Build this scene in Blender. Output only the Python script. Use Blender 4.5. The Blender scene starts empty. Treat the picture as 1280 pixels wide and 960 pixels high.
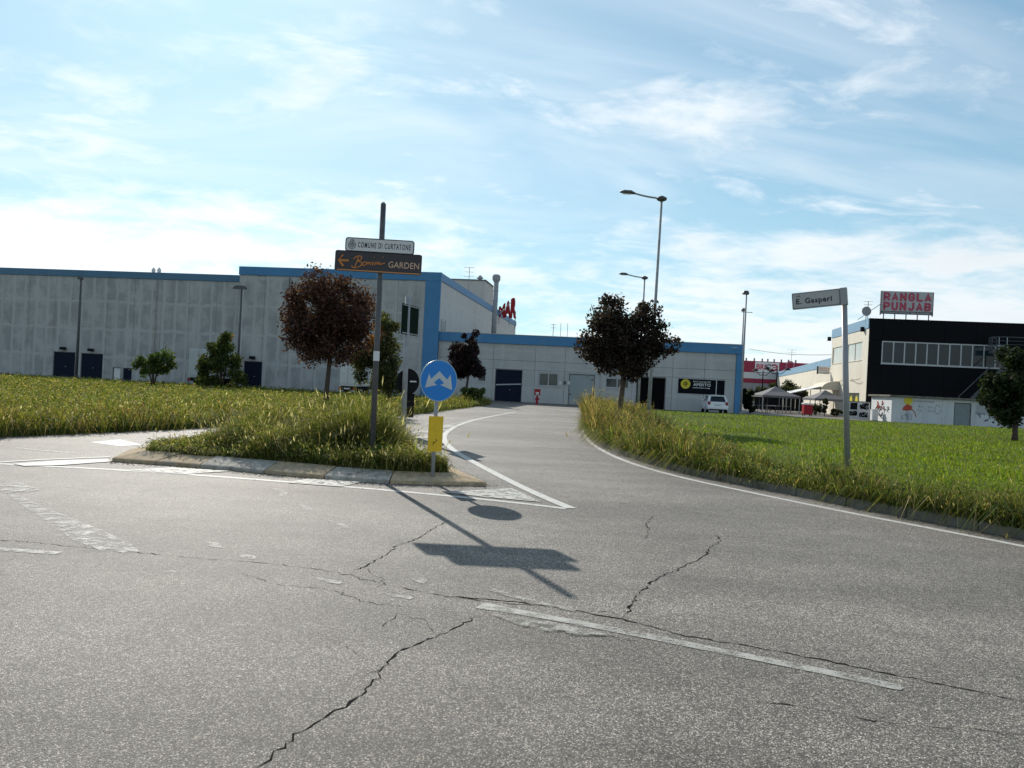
import bpy, bmesh, math, random
import numpy as np
from mathutils import Vector, Matrix
R = math.radians
random.seed(7)
rng = np.random.default_rng(7)
scene = bpy.context.scene
COL = scene.collection

# ------------------------------------------------------------------ camera
FPX = 961.0                      # focal length in pixels of a 1280 px wide frame
EYE = 1.6
ROLL = R(2.9)
cam_data = bpy.data.cameras.new('camera')
cam_data.lens = 36.0 * FPX / 1280.0
cam_data.sensor_width = 36.0
cam_data.clip_start = 0.1
cam_data.clip_end = 6000
cam = bpy.data.objects.new('camera', cam_data)
COL.objects.link(cam)
cam.matrix_world = Matrix.Translation((0, 0, EYE)) @ Matrix.Rotation(R(90), 4, 'X') @ Matrix.Rotation(ROLL, 4, 'Z')
scene.camera = cam

# ------------------------------------------------------------------ light
SUN_EL, SUN_AZ = R(31.5), R(-22.6)        # azimuth from +Y towards +X
sun_dir = Vector((math.sin(SUN_AZ) * math.cos(SUN_EL), math.cos(SUN_AZ) * math.cos(SUN_EL), math.sin(SUN_EL)))
sl = bpy.data.lights.new('sun', 'SUN')
sl.energy = 3.7
sl.angle = R(0.5)
sl.color = (1.0, 0.94, 0.85)
so = bpy.data.objects.new('sun', sl)
COL.objects.link(so)
so.rotation_euler = (-sun_dir).to_track_quat('-Z', 'Y').to_euler()
so.location = (0, 0, 60)

world = bpy.data.worlds.new('World')
scene.world = world
world.use_nodes = True
scene.view_settings.view_transform = 'Standard'
scene.view_settings.look = 'None'
scene.view_settings.gamma = 1.0
scene.view_settings.use_curve_mapping = False
scene.view_settings.exposure = 0.48


class Nodes:
    """tiny helper for node trees"""
    def __init__(s, tree):
        s.t = tree
    def n(s, kind, **kw):
        nd = s.t.nodes.new(kind)
        for k, v in kw.items():
            if k.startswith('i_'):
                nd.inputs[k[2:].replace('_', ' ')].default_value = v
            else:
                setattr(nd, k, v)
        return nd
    def link(s, a, b):
        s.t.links.new(a, b)
    def put(s, sock, v):
        if isinstance(v, (int, float)):
            sock.default_value = v
        elif isinstance(v, (tuple, list)):
            sock.default_value = v if len(v) == len(sock.default_value) else tuple(v) + (1.0,)
        else:
            s.link(v, sock)
    def math(s, op, a, b=None, c=None, clamp=False):
        nd = s.n('ShaderNodeMath', operation=op)
        nd.use_clamp = clamp
        for i, v in enumerate((a, b, c)):
            if v is not None:
                s.put(nd.inputs[i], v)
        return nd.outputs[0]
    def vmath(s, op, a, b=None):
        nd = s.n('ShaderNodeVectorMath', operation=op)
        s.put(nd.inputs[0], a)
        if b is not None:
            s.put(nd.inputs[1], b)
        return nd.outputs['Value'] if op in ('DOT_PRODUCT', 'LENGTH') else nd.outputs[0]
    def mix(s, f, a, b, blend='MIX'):
        nd = s.n('ShaderNodeMix', data_type='RGBA', blend_type=blend)
        s.put(nd.inputs[0], f); s.put(nd.inputs[6], a); s.put(nd.inputs[7], b)
        return nd.outputs[2]
    def noise(s, vec, scale, detail=3, rough=0.55, dist=0.0):
        nd = s.n('ShaderNodeTexNoise')
        nd.inputs['Scale'].default_value = scale
        nd.inputs['Detail'].default_value = detail
        nd.inputs['Roughness'].default_value = rough
        nd.inputs['Distortion'].default_value = dist
        if vec is not None:
            s.link(vec, nd.inputs['Vector'])
        return nd.outputs['Fac']
    def ramp(s, v, a, b, lo=0.0, hi=1.0, smooth=True):
        nd = s.n('ShaderNodeMapRange')
        nd.interpolation_type = 'SMOOTHSTEP' if smooth else 'LINEAR'
        s.put(nd.inputs[0], v)
        nd.inputs[1].default_value = a; nd.inputs[2].default_value = b
        nd.inputs[3].default_value = lo; nd.inputs[4].default_value = hi
        return nd.outputs[0]
    def mapping(s, vec, scale=(1, 1, 1), rot=(0, 0, 0), loc=(0, 0, 0)):
        nd = s.n('ShaderNodeMapping')
        nd.inputs['Location'].default_value = loc
        nd.inputs['Rotation'].default_value = rot
        nd.inputs['Scale'].default_value = scale
        s.link(vec, nd.inputs['Vector'])
        return nd.outputs[0]


def build_sky():
    t = world.node_tree
    t.nodes.clear()
    N = Nodes(t)
    out = N.n('ShaderNodeOutputWorld')
    bg = N.n('ShaderNodeBackground')
    bg.inputs['Strength'].default_value = 0.15
    sky = N.n('ShaderNodeTexSky', sky_type='NISHITA')
    sky.sun_disc = False
    sky.sun_elevation = SUN_EL
    sky.sun_rotation = SUN_AZ
    sky.altitude = 30
    sky.air_density = 1.0
    sky.dust_density = 0.4
    sky.ozone_density = 2.2
    g = N.n('ShaderNodeTexCoord').outputs['Generated']
    sep = N.n('ShaderNodeSeparateXYZ')
    N.link(g, sep.inputs[0])
    zz = N.math('ADD', N.math('MAXIMUM', sep.outputs[2], 0.0), 0.16)
    cmb = N.n('ShaderNodeCombineXYZ')
    N.link(N.math('DIVIDE', sep.outputs[0], zz), cmb.inputs[0])
    N.link(N.math('DIVIDE', sep.outputs[1], zz), cmb.inputs[1])
    p = N.mapping(cmb.outputs[0], scale=(1.0, 1.25, 1), rot=(0, 0, R(-18)), loc=(3.1, 1.7, 0))
    big = N.noise(p, 0.55, 2, 0.5)                     # where the sky is clouded
    mid = N.noise(p, 1.7, 7, 0.56, 0.35)               # cloud bodies
    fine = N.noise(p, 5.5, 6, 0.6, 0.5)
    low = N.ramp(sep.outputs[2], 0.02, 0.34, 0.16, 0.0)   # more cover in the deep layers near the horizon
    dens = N.math('ADD', N.math('ADD', N.math('MULTIPLY', big, 0.55), N.math('MULTIPLY', mid, 0.62)), N.math('MULTIPLY', fine, 0.26))
    dens = N.math('ADD', dens, low)
    body = N.ramp(dens, 0.70, 0.92)
    veil = N.ramp(N.noise(N.mapping(p, scale=(0.5, 1.3, 1), rot=(0, 0, R(35))), 1.1, 5, 0.55, 0.6), 0.44, 0.80, 0.0, 0.55)
    puff = N.ramp(N.math('ADD', N.noise(N.mapping(p, scale=(1.0, 1.5, 1), loc=(7.3, 2.2, 0)), 2.3, 7, 0.60, 0.35), N.math('MULTIPLY', big, 0.25)), 0.64, 0.92, 0.0, 0.85)
    cover = N.math('MAXIMUM', N.math('MAXIMUM', N.math('MULTIPLY', body, 0.92), puff), veil)
    # brighter cloud where it is lit from behind by the sun
    d = N.vmath('DOT_PRODUCT', g, tuple(sun_dir))
    glow = N.ramp(d, 0.5, 1.0, 0.84, 1.0)
    shade = N.math('MULTIPLY', glow, N.ramp(mid, 0.35, 0.75, 1.03, 0.93))
    cc = N.n('ShaderNodeCombineColor')
    for i, k in enumerate((5.25, 5.55, 5.75)):
        N.link(N.math('MULTIPLY', shade, k), cc.inputs[i])
    # the photograph's highlights roll off softly; keep the whole sky inside its range
    sk = N.vmath('DIVIDE', sky.outputs[0], N.vmath('ADD', N.vmath('DIVIDE', sky.outputs[0], (4.9, 7.3, 10.0)), (1, 1, 1)))
    sk = N.vmath('MULTIPLY', sk, (0.98, 1.08, 0.98))
    col = N.mix(cover, sk, cc.outputs[0])
    N.link(col, bg.inputs['Color'])
    N.link(bg.outputs[0], out.inputs[0])


build_sky()


# ------------------------------------------------------------------ pixel helpers (photo pixel -> place in the world)
CR, SR = math.cos(ROLL), math.sin(ROLL)
def ray(px, py):
    u, v = (px - 640) / FPX, -(py - 480) / FPX
    return Vector((u * CR - v * SR, 1.0, u * SR + v * CR))
def P(px, py, Y):
    r = ray(px, py)
    return Vector((r.x * Y, Y, EYE + r.z * Y))
def G(px, py, z=0.0):
    r = ray(px, py)
    t = (z - EYE) / r.z
    return Vector((r.x * t, t, z))


class Frame:
    """a wall plane: local x along the wall (left to right for the viewer), y into the wall, z up"""
    def __init__(s, origin, deg):
        s.o = Vector((origin[0], origin[1], 0)); s.a = R(deg)
        s.xd = Vector((math.cos(s.a), math.sin(s.a), 0)); s.yd = Vector((-math.sin(s.a), math.cos(s.a), 0))
    def at(s, px, py, off=0.0):
        r = ray(px, py); c = Vector((0, 0, EYE))
        t = (s.o + s.yd * off - c).dot(s.yd) / r.dot(s.yd)
        w = c + r * t - s.o
        return w.dot(s.xd), w.z
    def w(s, x, y, z):
        return s.o + s.xd * x + s.yd * y + Vector((0, 0, z))


# ------------------------------------------------------------------ mesh helpers
class MB:
    def __init__(s):
        s.v = []; s.f = []
    def add(s, vs, fs):
        b = len(s.v); s.v += [tuple(x) for x in vs]; s.f += [tuple(i + b for i in f) for f in fs]
        return s
    def box(s, x0, x1, y0, y1, z0, z1):
        return s.add([(x0, y0, z0), (x1, y0, z0), (x1, y1, z0), (x0, y1, z0), (x0, y0, z1), (x1, y0, z1), (x1, y1, z1), (x0, y1, z1)],
                     [(0, 3, 2, 1), (4, 5, 6, 7), (0, 1, 5, 4), (1, 2, 6, 5), (2, 3, 7, 6), (3, 0, 4, 7)])
    def bbox(s, x0, x1, y0, y1, z0, z1, b):
        """box with chamfered vertical and horizontal edges"""
        bm = bmesh.new()
        vs = [bm.verts.new(c) for c in ((x0, y0, z0), (x1, y0, z0), (x1, y1, z0), (x0, y1, z0), (x0, y0, z1), (x1, y0, z1), (x1, y1, z1), (x0, y1, z1))]
        for f in ((0, 3, 2, 1), (4, 5, 6, 7), (0, 1, 5, 4), (1, 2, 6, 5), (2, 3, 7, 6), (3, 0, 4, 7)):
            bm.faces.new([vs[i] for i in f])
        bmesh.ops.bevel(bm, geom=bm.edges[:] + bm.verts[:], offset=b, segments=2, profile=0.5, affect='EDGES')
        bm.verts.index_update()
        s.add([v.co[:] for v in bm.verts], [[v.index for v in f.verts] for f in bm.faces])
        bm.free(); return s
    def tube(s, pts, rad, n=8, caps=True):
        pts = [Vector(p) for p in pts]
        if isinstance(rad, (int, float)): rad = [rad] * len(pts)
        rings = []; up = None
        for i, p in enumerate(pts):
            d = (pts[min(i + 1, len(pts) - 1)] - pts[max(i - 1, 0)]).normalized()
            if up is None or abs(d.dot(up)) > .95:
                up = Vector((0, 0, 1)) if abs(d.z) < .9 else Vector((1, 0, 0))
            a = d.cross(up).normalized(); b = d.cross(a).normalized(); up = -b if False else up
            rings.append([p + a * math.cos(k * 2 * math.pi / n) * rad[i] + b * math.sin(k * 2 * math.pi / n) * rad[i] for k in range(n)])
        vs = [v for r in rings for v in r]; fs = []
        for i in range(len(pts) - 1):
            for k in range(n):
                fs.append((i * n + k, i * n + (k + 1) % n, (i + 1) * n + (k + 1) % n, (i + 1) * n + k))
        if caps:
            fs.append(tuple(range(n))); fs.append(tuple(range((len(pts) - 1) * n, len(pts) * n))[::-1])
        return s.add(vs, fs)
    def prism(s, poly, y0, y1):
        """polygon in x,z extruded along y"""
        n = len(poly)
        vs = [(x, y0, z) for x, z in poly] + [(x, y1, z) for x, z in poly]
        fs = [tuple(range(n)), tuple(range(n, 2 * n))[::-1]] + [(i, i + n, (i + 1) % n + n, (i + 1) % n) for i in range(n)]
        return s.add(vs, fs)
    def sheet(s, poly, z):
        return s.add([(p[0], p[1], z) for p in poly], [tuple(range(len(poly)))])
    def build(s, name, mat, parent=None, frame=None, smooth=False, fix=True):
        me = bpy.data.meshes.new(name)
        me.from_pydata(s.v, [], s.f)
        if fix:
            bm = bmesh.new(); bm.from_mesh(me)
            bmesh.ops.recalc_face_normals(bm, faces=bm.faces[:])
            big = [f for f in bm.faces if len(f.verts) > 4]
            if big: bmesh.ops.triangulate(bm, faces=big, ngon_method='EAR_CLIP')
            bm.to_mesh(me); bm.free()
        me.materials.append(mat)
        if smooth:
            me.polygons.foreach_set('use_smooth', [True] * len(me.polygons))
        return link(name, me, parent, frame)


def link(name, data, parent=None, frame=None):
    o = bpy.data.objects.new(name, data)
    COL.objects.link(o)
    if parent is not None:
        o.parent = parent
    if frame is not None:
        o.location = frame.o - (parent.location if parent is not None else Vector((0, 0, 0)))
        o.rotation_euler = (0, 0, frame.a)
    return o
def tag(o, label, cat, group=None, kind=None):
    o['label'] = label; o['category'] = cat
    if group: o['group'] = group
    if kind: o['kind'] = kind
    return o
def structure(o):
    o['kind'] = 'structure'; return o
def thing(name, label, cat, loc=(0, 0, 0), rz=0.0, group=None):
    o = bpy.data.objects.new(name, None)
    o.empty_display_size = 0.2
    COL.objects.link(o); o.location = loc; o.rotation_euler = (0, 0, rz)
    return tag(o, label, cat, group)
def copy_thing(root, loc, rz, label):
    r = root.copy(); COL.objects.link(r); r.location = loc; r.rotation_euler = (0, 0, rz); r['label'] = label
    for ch in list(root.children):
        c = ch.copy(); COL.objects.link(c); c.parent = r
        for g in list(ch.children):
            d = g.copy(); COL.objects.link(d); d.parent = c
    return r


def text_mesh(body, width, height, depth=0.004, bold=0.0, spacing=1.0, font_shear=0.0):
    """letters as a mesh in the x,z plane, facing -y, lower left at the origin, scaled to width x height"""
    cu = bpy.data.curves.new('t', 'FONT'); cu.body = body; cu.size = 1; cu.space_character = spacing
    cu.offset = bold; cu.shear = font_shear; cu.resolution_u = 3; cu.extrude = 0.0
    ob = bpy.data.objects.new('t', cu); COL.objects.link(ob)
    dg = bpy.context.evaluated_depsgraph_get(); dg.update()
    me = bpy.data.meshes.new_from_object(ob.evaluated_get(dg))
    vs = np.array([v.co[:] for v in me.vertices]); fs = [tuple(p.vertices) for p in me.polygons]
    bpy.data.objects.remove(ob); bpy.data.curves.remove(cu); bpy.data.meshes.remove(me)
    lo = vs.min(0); hi = vs.max(0)
    vs = (vs - lo) / np.maximum(hi - lo, 1e-6)
    m = MB(); m.add([(x * width, -depth, z * height) for x, z, _ in vs], fs)
    return m
def lettering(body, x, z, width, height, mat, parent, frame=None, y=0.0, name='lettering', depth=0.004, **kw):
    m = text_mesh(body, width, height, depth, **kw)
    m.v = [(a + x, b + y, c + z) for a, b, c in m.v]
    return m.build(name, mat, parent, frame, fix=False)
def strokes(lines, r, y, name, mat, parent, frame=None, n=4):
    m = MB()
    for ln in lines:
        m.tube([(x, y, z) for x, z in ln], r, n)
    return m.build(name, mat, parent, frame)


# ------------------------------------------------------------------ materials
MATS = {}
def pm(name, col, rough=0.75, var=0.12, scale=2.0, metal=0.0, bump=0.0, bscale=40.0, spec=0.4, stain=None, sscale=0.6, streak=False):
    if name in MATS: return MATS[name]
    m = bpy.data.materials.new(name); m.use_nodes = True
    t = m.node_tree; N = Nodes(t); b = t.nodes['Principled BSDF']
    co = N.n('ShaderNodeTexCoord').outputs['Object']
    nz = N.noise(co, scale, 5, 0.6)
    f = N.ramp(nz, 0.25, 0.75, 1 - var, 1 + var, False)
    c = N.mix(1.0, tuple(col) + (1,), f, 'MULTIPLY')
    if stain:
        v2 = N.mapping(co, scale=(2.2, 2.2, 0.25)) if streak else co
        s2 = N.ramp(N.noise(v2, sscale, 6, 0.65, 0.4), 0.48, 0.72)
        c = N.mix(N.math('MULTIPLY', s2, 0.75), c, tuple(stain) + (1,))
    N.link(c, b.inputs['Base Color'])
    b.inputs['Roughness'].default_value = rough; b.inputs['Metallic'].default_value = metal
    b.inputs['Specular IOR Level'].default_value = spec
    if bump:
        bn = N.n('ShaderNodeBump'); bn.inputs['Strength'].default_value = bump; bn.inputs['Distance'].default_value = 0.01
        N.link(N.noise(co, bscale, 4, 0.6), bn.inputs['Height']); N.link(bn.outputs[0], b.inputs['Normal'])
    MATS[name] = m
    return m


def asphalt_material():
    m = bpy.data.materials.new('asphalt'); m.use_nodes = True
    t = m.node_tree; N = Nodes(t); b = t.nodes['Principled BSDF']
    co = N.n('ShaderNodeTexCoord').outputs['Object']
    vor = N.n('ShaderNodeTexVoronoi'); vor.inputs['Scale'].default_value = 150; N.link(co, vor.inputs['Vector'])
    sp = N.n('ShaderNodeSeparateColor'); N.link(vor.outputs['Color'], sp.inputs[0])
    grain = N.math('ADD', N.ramp(sp.outputs[0], 0.0, 1.0, 0.45, 1.2, False), N.ramp(sp.outputs[2], 0.74, 1.0, 0.0, 1.9))
    gap = N.ramp(vor.outputs['Distance'], 0.3, 0.8, 1.0, 0.45)
    v2 = N.n('ShaderNodeTexVoronoi'); v2.inputs['Scale'].default_value = 48; N.link(co, v2.inputs['Vector'])
    s2 = N.n('ShaderNodeSeparateColor'); N.link(v2.outputs['Color'], s2.inputs[0])
    n1 = N.noise(co, 60, 4, 0.7)
    big = N.noise(co, 0.22, 5, 0.6); med = N.noise(co, 2.2, 5, 0.65)
    tracks = N.noise(N.mapping(co, scale=(0.06, 0.7, 1), rot=(0, 0, R(12))), 1.0, 4, 0.6)
    k = N.math('MULTIPLY', N.math('MULTIPLY', grain, gap), N.ramp(n1, 0.25, 0.75, 0.7, 1.3, False))
    k = N.math('MULTIPLY', k, N.ramp(s2.outputs[0], 0.0, 1.0, 0.76, 1.24, False))
    k = N.math('MULTIPLY', k, N.ramp(big, 0.3, 0.7, 0.84, 1.16))
    k = N.math('MULTIPLY', k, N.ramp(med, 0.3, 0.7, 0.9, 1.1))
    k = N.math('MULTIPLY', k, N.ramp(tracks, 0.3, 0.7, 0.88, 1.12))
    spots = N.ramp(N.noise(co, 1.3, 3, 0.5, 0.8), 0.63, 0.78, 1.0, 0.62)      # drips and old oil
    k = N.math('MULTIPLY', k, spots)
    poli = N.ramp(N.noise(N.mapping(co, scale=(0.25, 0.9, 1), rot=(0, 0, R(-14))), 0.7, 3, 0.5, 0.3), 0.35, 0.65, 0.86, 1.14)
    k = N.math('MULTIPLY', k, poli)
    base = N.mix(N.ramp(sp.outputs[1], 0.3, 0.9), (0.188, 0.171, 0.150, 1), (0.218, 0.192, 0.158, 1))
    N.link(N.mix(1.0, base, k, 'MULTIPLY'), b.inputs['Base Color'])
    b.inputs['Roughness'].default_value = 0.68
    b.inputs['Specular IOR Level'].default_value = 0.28
    bn = N.n('ShaderNodeBump'); bn.inputs['Strength'].default_value = 0.55; bn.inputs['Distance'].default_value = 0.005
    h = N.math('ADD', N.math('MULTIPLY', sp.outputs[0], 0.7), N.math('SUBTRACT', n1, vor.outputs['Distance']))
    N.link(h, bn.inputs['Height']); N.link(bn.outputs[0], b.inputs['Normal'])
    return m


def paint_material(name, col, keep_lo, keep_hi, scale=9.0):
    """road paint worn away in places"""
    m = bpy.data.materials.new(name); m.use_nodes = True
    t = m.node_tree; N = Nodes(t); b = t.nodes['Principled BSDF']
    co = N.n('ShaderNodeTexCoord').outputs['Object']
    nz = N.math('ADD', N.math('MULTIPLY', N.noise(co, scale, 6, 0.7), 0.6), N.math('MULTIPLY', N.noise(co, 70, 3, 0.7), 0.4))
    keep = N.ramp(nz, keep_lo, keep_hi)
    N.link(N.mix(N.noise(co, 1.4, 4, 0.6), tuple(x * 0.82 for x in col) + (1,), tuple(col) + (1,)), b.inputs['Base Color'])
    b.inputs['Roughness'].default_value = 0.7
    tr = N.n('ShaderNodeBsdfTransparent'); mx = N.n('ShaderNodeMixShader')
    N.link(keep, mx.inputs[0]); N.link(tr.outputs[0], mx.inputs[1]); N.link(b.outputs[0], mx.inputs[2])
    N.link(mx.outputs[0], t.nodes['Material Output'].inputs[0])
    return m


def leaf_material(name, trans=0.35, rough=0.55):
    m = bpy.data.materials.new(name); m.use_nodes = True
    t = m.node_tree; N = Nodes(t); b = t.nodes['Principled BSDF']
    at = N.n('ShaderNodeAttribute', attribute_name='Col')
    N.link(at.outputs['Color'], b.inputs['Base Color'])
    b.inputs['Roughness'].default_value = rough; b.inputs['Specular IOR Level'].default_value = 0.12
    tl = N.n('ShaderNodeBsdfTranslucent')
    N.link(N.mix(1.0, at.outputs['Color'], (1.25, 1.2, 0.6, 1), 'MULTIPLY'), tl.inputs['Color'])
    mx = N.n('ShaderNodeMixShader'); mx.inputs[0].default_value = trans
    N.link(b.outputs[0], mx.inputs[1]); N.link(tl.outputs[0], mx.inputs[2])
    N.link(mx.outputs[0], t.nodes['Material Output'].inputs[0])
    return m


def stained_concrete(name, light, dark, bw, rh, amount=1.0):
    """precast wall: pale lines over ribs and joints, darker damp-looking fields between them"""
    m = bpy.data.materials.new(name); m.use_nodes = True
    t = m.node_tree; N = Nodes(t); b = t.nodes['Principled BSDF']
    co = N.n('ShaderNodeTexCoord').outputs['Object']
    sep = N.n('ShaderNodeSeparateXYZ'); N.link(co, sep.inputs[0])
    wob = N.noise(co, 1.1, 4, 0.6)
    cb = N.n('ShaderNodeCombineXYZ')
    N.link(N.math('ADD', sep.outputs[0], N.math('MULTIPLY', wob, 0.5)), cb.inputs[0])
    N.link(N.math('ADD', sep.outputs[2], N.math('MULTIPLY', wob, 0.8)), cb.inputs[1])
    br = N.n('ShaderNodeTexBrick'); br.offset = 0.0; br.squash = 1.0
    br.inputs['Scale'].default_value = 1.0; br.inputs['Brick Width'].default_value = bw; br.inputs['Row Height'].default_value = rh
    br.inputs['Mortar Size'].default_value = 0.22; br.inputs['Mortar Smooth'].default_value = 0.85
    N.link(cb.outputs[0], br.inputs['Vector'])
    fieldn = N.ramp(N.noise(co, 0.55, 3, 0.6), 0.32, 0.66)
    cellr = N.ramp(br.outputs['Color'], 0.0, 1.0, 0.4, 1.0)
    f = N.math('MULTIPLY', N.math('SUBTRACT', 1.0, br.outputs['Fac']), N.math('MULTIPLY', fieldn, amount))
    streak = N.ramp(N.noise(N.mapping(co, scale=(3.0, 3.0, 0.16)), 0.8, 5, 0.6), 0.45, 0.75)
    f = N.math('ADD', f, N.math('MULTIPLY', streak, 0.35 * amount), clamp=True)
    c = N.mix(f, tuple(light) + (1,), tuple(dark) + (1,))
    c = N.mix(1.0, c, N.ramp(N.noise(co, 6, 5, 0.7), 0.25, 0.75, 0.9, 1.1, False), 'MULTIPLY')
    N.link(c, b.inputs['Base Color']); b.inputs['Roughness'].default_value = 0.85
    b.inputs['Specular IOR Level'].default_value = 0.2
    return m


def ground_material(name, c1, c2, c3, s=0.5):
    m = bpy.data.materials.new(name); m.use_nodes = True
    t = m.node_tree; N = Nodes(t); b = t.nodes['Principled BSDF']
    co = N.n('ShaderNodeTexCoord').outputs['Object']
    c = N.mix(N.ramp(N.noise(co, s, 5, 0.6), 0.35, 0.65), tuple(c1) + (1,), tuple(c2) + (1,))
    c = N.mix(N.ramp(N.noise(co, s * 9, 5, 0.7), 0.5, 0.72), c, tuple(c3) + (1,))
    N.link(c, b.inputs['Base Color']); b.inputs['Roughness'].default_value = 0.95
    b.inputs['Specular IOR Level'].default_value = 0.1
    return m


def glass_material(name, col):
    m = bpy.data.materials.new(name); m.use_nodes = True
    b = m.node_tree.nodes['Principled BSDF']; N = Nodes(m.node_tree)
    co = N.n('ShaderNodeTexCoord').outputs['Object']
    N.link(N.mix(N.noise(co, 0.8, 3, 0.5), tuple(c * 0.6 for c in col) + (1,), tuple(c * 1.4 for c in col) + (1,)), b.inputs['Base Color'])
    b.inputs['Roughness'].default_value = 0.08; b.inputs['Specular IOR Level'].default_value = 0.55
    return m


M_ASPH = asphalt_material()
M_PAINT = paint_material('road_paint_white', (0.52, 0.51, 0.47), 0.34, 0.47)
M_PAINT_WORN = paint_material('road_paint_worn', (0.46, 0.45, 0.41), 0.40, 0.53)
M_PAINT_GHOST = paint_material('road_paint_ghost', (0.40, 0.39, 0.345), 0.42, 0.62, 7.0)
M_PAINT_LINE = paint_material('road_paint_dulled', (0.40, 0.39, 0.35), 0.36, 0.56, 6.0)
M_CRACK = pm('crack_tar', (0.024, 0.022, 0.020), 1.0, 0.4, 30, spec=0.0)
M_LEAF = leaf_material('leaf', 0.38, 0.85)
M_LEAF_DARK = leaf_material('leaf_dark', 0.32, 0.7)
M_GRASS = leaf_material('grass_blade', 0.5, 0.7)
M_BARK = pm('bark', (0.075, 0.055, 0.042), 0.9, 0.35, 9, bump=0.6, bscale=30)
M_SOIL = ground_material('soil_turf', (0.060, 0.085, 0.018), (0.085, 0.110, 0.026), (0.095, 0.085, 0.045))
M_FAR = ground_material('far_ground', (0.09, 0.10, 0.05), (0.12, 0.12, 0.08), (0.14, 0.13, 0.10), 0.05)
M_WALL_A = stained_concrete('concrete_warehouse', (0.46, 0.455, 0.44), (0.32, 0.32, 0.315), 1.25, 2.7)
M_WALL_AS = stained_concrete('concrete_warehouse_side', (0.60, 0.585, 0.56), (0.50, 0.49, 0.47), 2.2, 3.2, 0.5)  # paler than the front: sky light on this wall is painted in
M_WALL_B = stained_concrete('concrete_annex', (0.49, 0.485, 0.47), (0.38, 0.38, 0.37), 3.1, 1.7, 0.55)
M_JOINT = pm('joint_shadow_gap', (0.16, 0.16, 0.155), 0.9, 0.1)
M_BLUE = pm('blue_fascia_paint', (0.055, 0.205, 0.40), 0.55, 0.12, 0.7, stain=(0.09, 0.22, 0.37), sscale=0.4, streak=True)
M_BLUE_PALE = pm('faded_blue_fascia_paint', (0.075, 0.17, 0.27), 0.6, 0.12, 0.7)
M_ROOF = pm('roof_felt', (0.16, 0.16, 0.16), 0.9, 0.2)
M_NAVY = pm('navy_steel_door', (0.010, 0.016, 0.032), 0.7, 0.15, spec=.1)
M_GREYDOOR = pm('grey_steel_door', (0.31, 0.34, 0.35), 0.5, 0.08, 1.5)
M_FRAMEGREY = pm('aluminium_frame', (0.42, 0.44, 0.45), 0.45, 0.08, metal=0.2)
M_GLASS = glass_material('window_glass', (0.03, 0.045, 0.05))
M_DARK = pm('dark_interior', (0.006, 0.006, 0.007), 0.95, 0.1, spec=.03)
M_GALV = pm('galvanised_steel', (0.32, 0.33, 0.34), 0.7, 0.15, 7, metal=0.0, spec=.25, stain=(0.18, 0.175, 0.17), sscale=3)
M_POLE = pm('dark_painted_steel', (0.085, 0.085, 0.09), 0.5, 0.2, 8, stain=(0.14, 0.13, 0.12), sscale=4)
M_BLACK = pm('black_plastic', (0.011, 0.011, 0.013), 0.7, 0.15, spec=.12)
M_WHITE = pm('white_paint', (0.72, 0.72, 0.70), 0.5, 0.06, 2)
M_OFFWHITE = pm('offwhite_film', (0.62, 0.62, 0.60), 0.45, 0.07, 3)
M_RED = pm('red_paint', (0.36, 0.022, 0.03), 0.6, 0.2, spec=.2)
M_CREAM = pm('cream_render', (0.66, 0.61, 0.50), 0.85, 0.06, 1.2, stain=(0.56, 0.51, 0.41), sscale=0.5, streak=True)
M_CLAD = pm('black_cladding', (0.003, 0.0033, 0.0055), 0.55, 0.25, 0.6, spec=0.10)
M_KERB = pm('kerb_concrete', (0.17, 0.16, 0.135), 0.95, 0.35, 3, bump=0.6, bscale=60, stain=(0.05, 0.052, 0.035), sscale=2.2, spec=.1)  # dark base and blotches put the shade of the kerb face into the colour
M_KERB_Y = pm('kerb_worn_yellow', (0.45, 0.345, 0.22), 0.92, 0.35, 9, bump=0.5, bscale=60, stain=(0.30, 0.27, 0.23), sscale=3.5, spec=.1)
M_KERB_B = pm('kerb_worn_black', (0.41, 0.375, 0.32), 0.92, 0.4, 9, bump=0.5, bscale=60, stain=(0.12, 0.125, 0.13), sscale=3.5, spec=.1)

# ------------------------------------------------------------------ ground, road, fields
m = MB(); m.sheet([(-1800, -400), (1800, -400), (1800, 3000), (-1800, 3000)], -0.06)
structure(m.build('ground', M_FAR))
m = MB(); m.sheet([(-70, -25), (75, -25), (75, 74), (-70, 74)], 0.0)
road = structure(m.build('road', M_ASPH))
m = MB(); m.sheet([(12, 74.01), (75, 74.01), (75, 150), (12, 150)], 0.0)
structure(m.build('car_park', M_ASPH))


def smooth_line(pts, it=2):
    pts = [Vector((p[0], p[1])) for p in pts]
    for _ in range(it):
        q = [pts[0]]
        for a, b in zip(pts[:-1], pts[1:]):
            q += [a * .75 + b * .25, a * .25 + b * .75]
        q.append(pts[-1]); pts = q
    return pts
def resample(pts, step):
    pts = [Vector((p[0], p[1])) for p in pts]
    L = [0]
    for a, b in zip(pts[:-1], pts[1:]): L.append(L[-1] + (b - a).length)
    n = max(1, round(L[-1] / step)); out = []
    j = 0
    for i in range(n + 1):
        s = L[-1] * i / n
        while j < len(L) - 2 and L[j + 1] < s: j += 1
        k = (s - L[j]) / max(1e-9, L[j + 1] - L[j])
        out.append(pts[j].lerp(pts[j + 1], k))
    return out
def ribbon(pts, w, z, mb=None):
    mb = mb or MB()
    vs = []; n = len(pts)
    for i, p in enumerate(pts):
        d = (pts[min(i + 1, n - 1)] - pts[max(0, i - 1)]).normalized(); nn = Vector((-d.y, d.x))
        ww = w[i] if isinstance(w, list) else w
        a, b = p + nn * ww / 2, p - nn * ww / 2
        vs += [(a.x, a.y, z), (b.x, b.y, z)]
    mb.add(vs, [(2 * i, 2 * i + 1, 2 * i + 3, 2 * i + 2) for i in range(n - 1)])
    return mb
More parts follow.
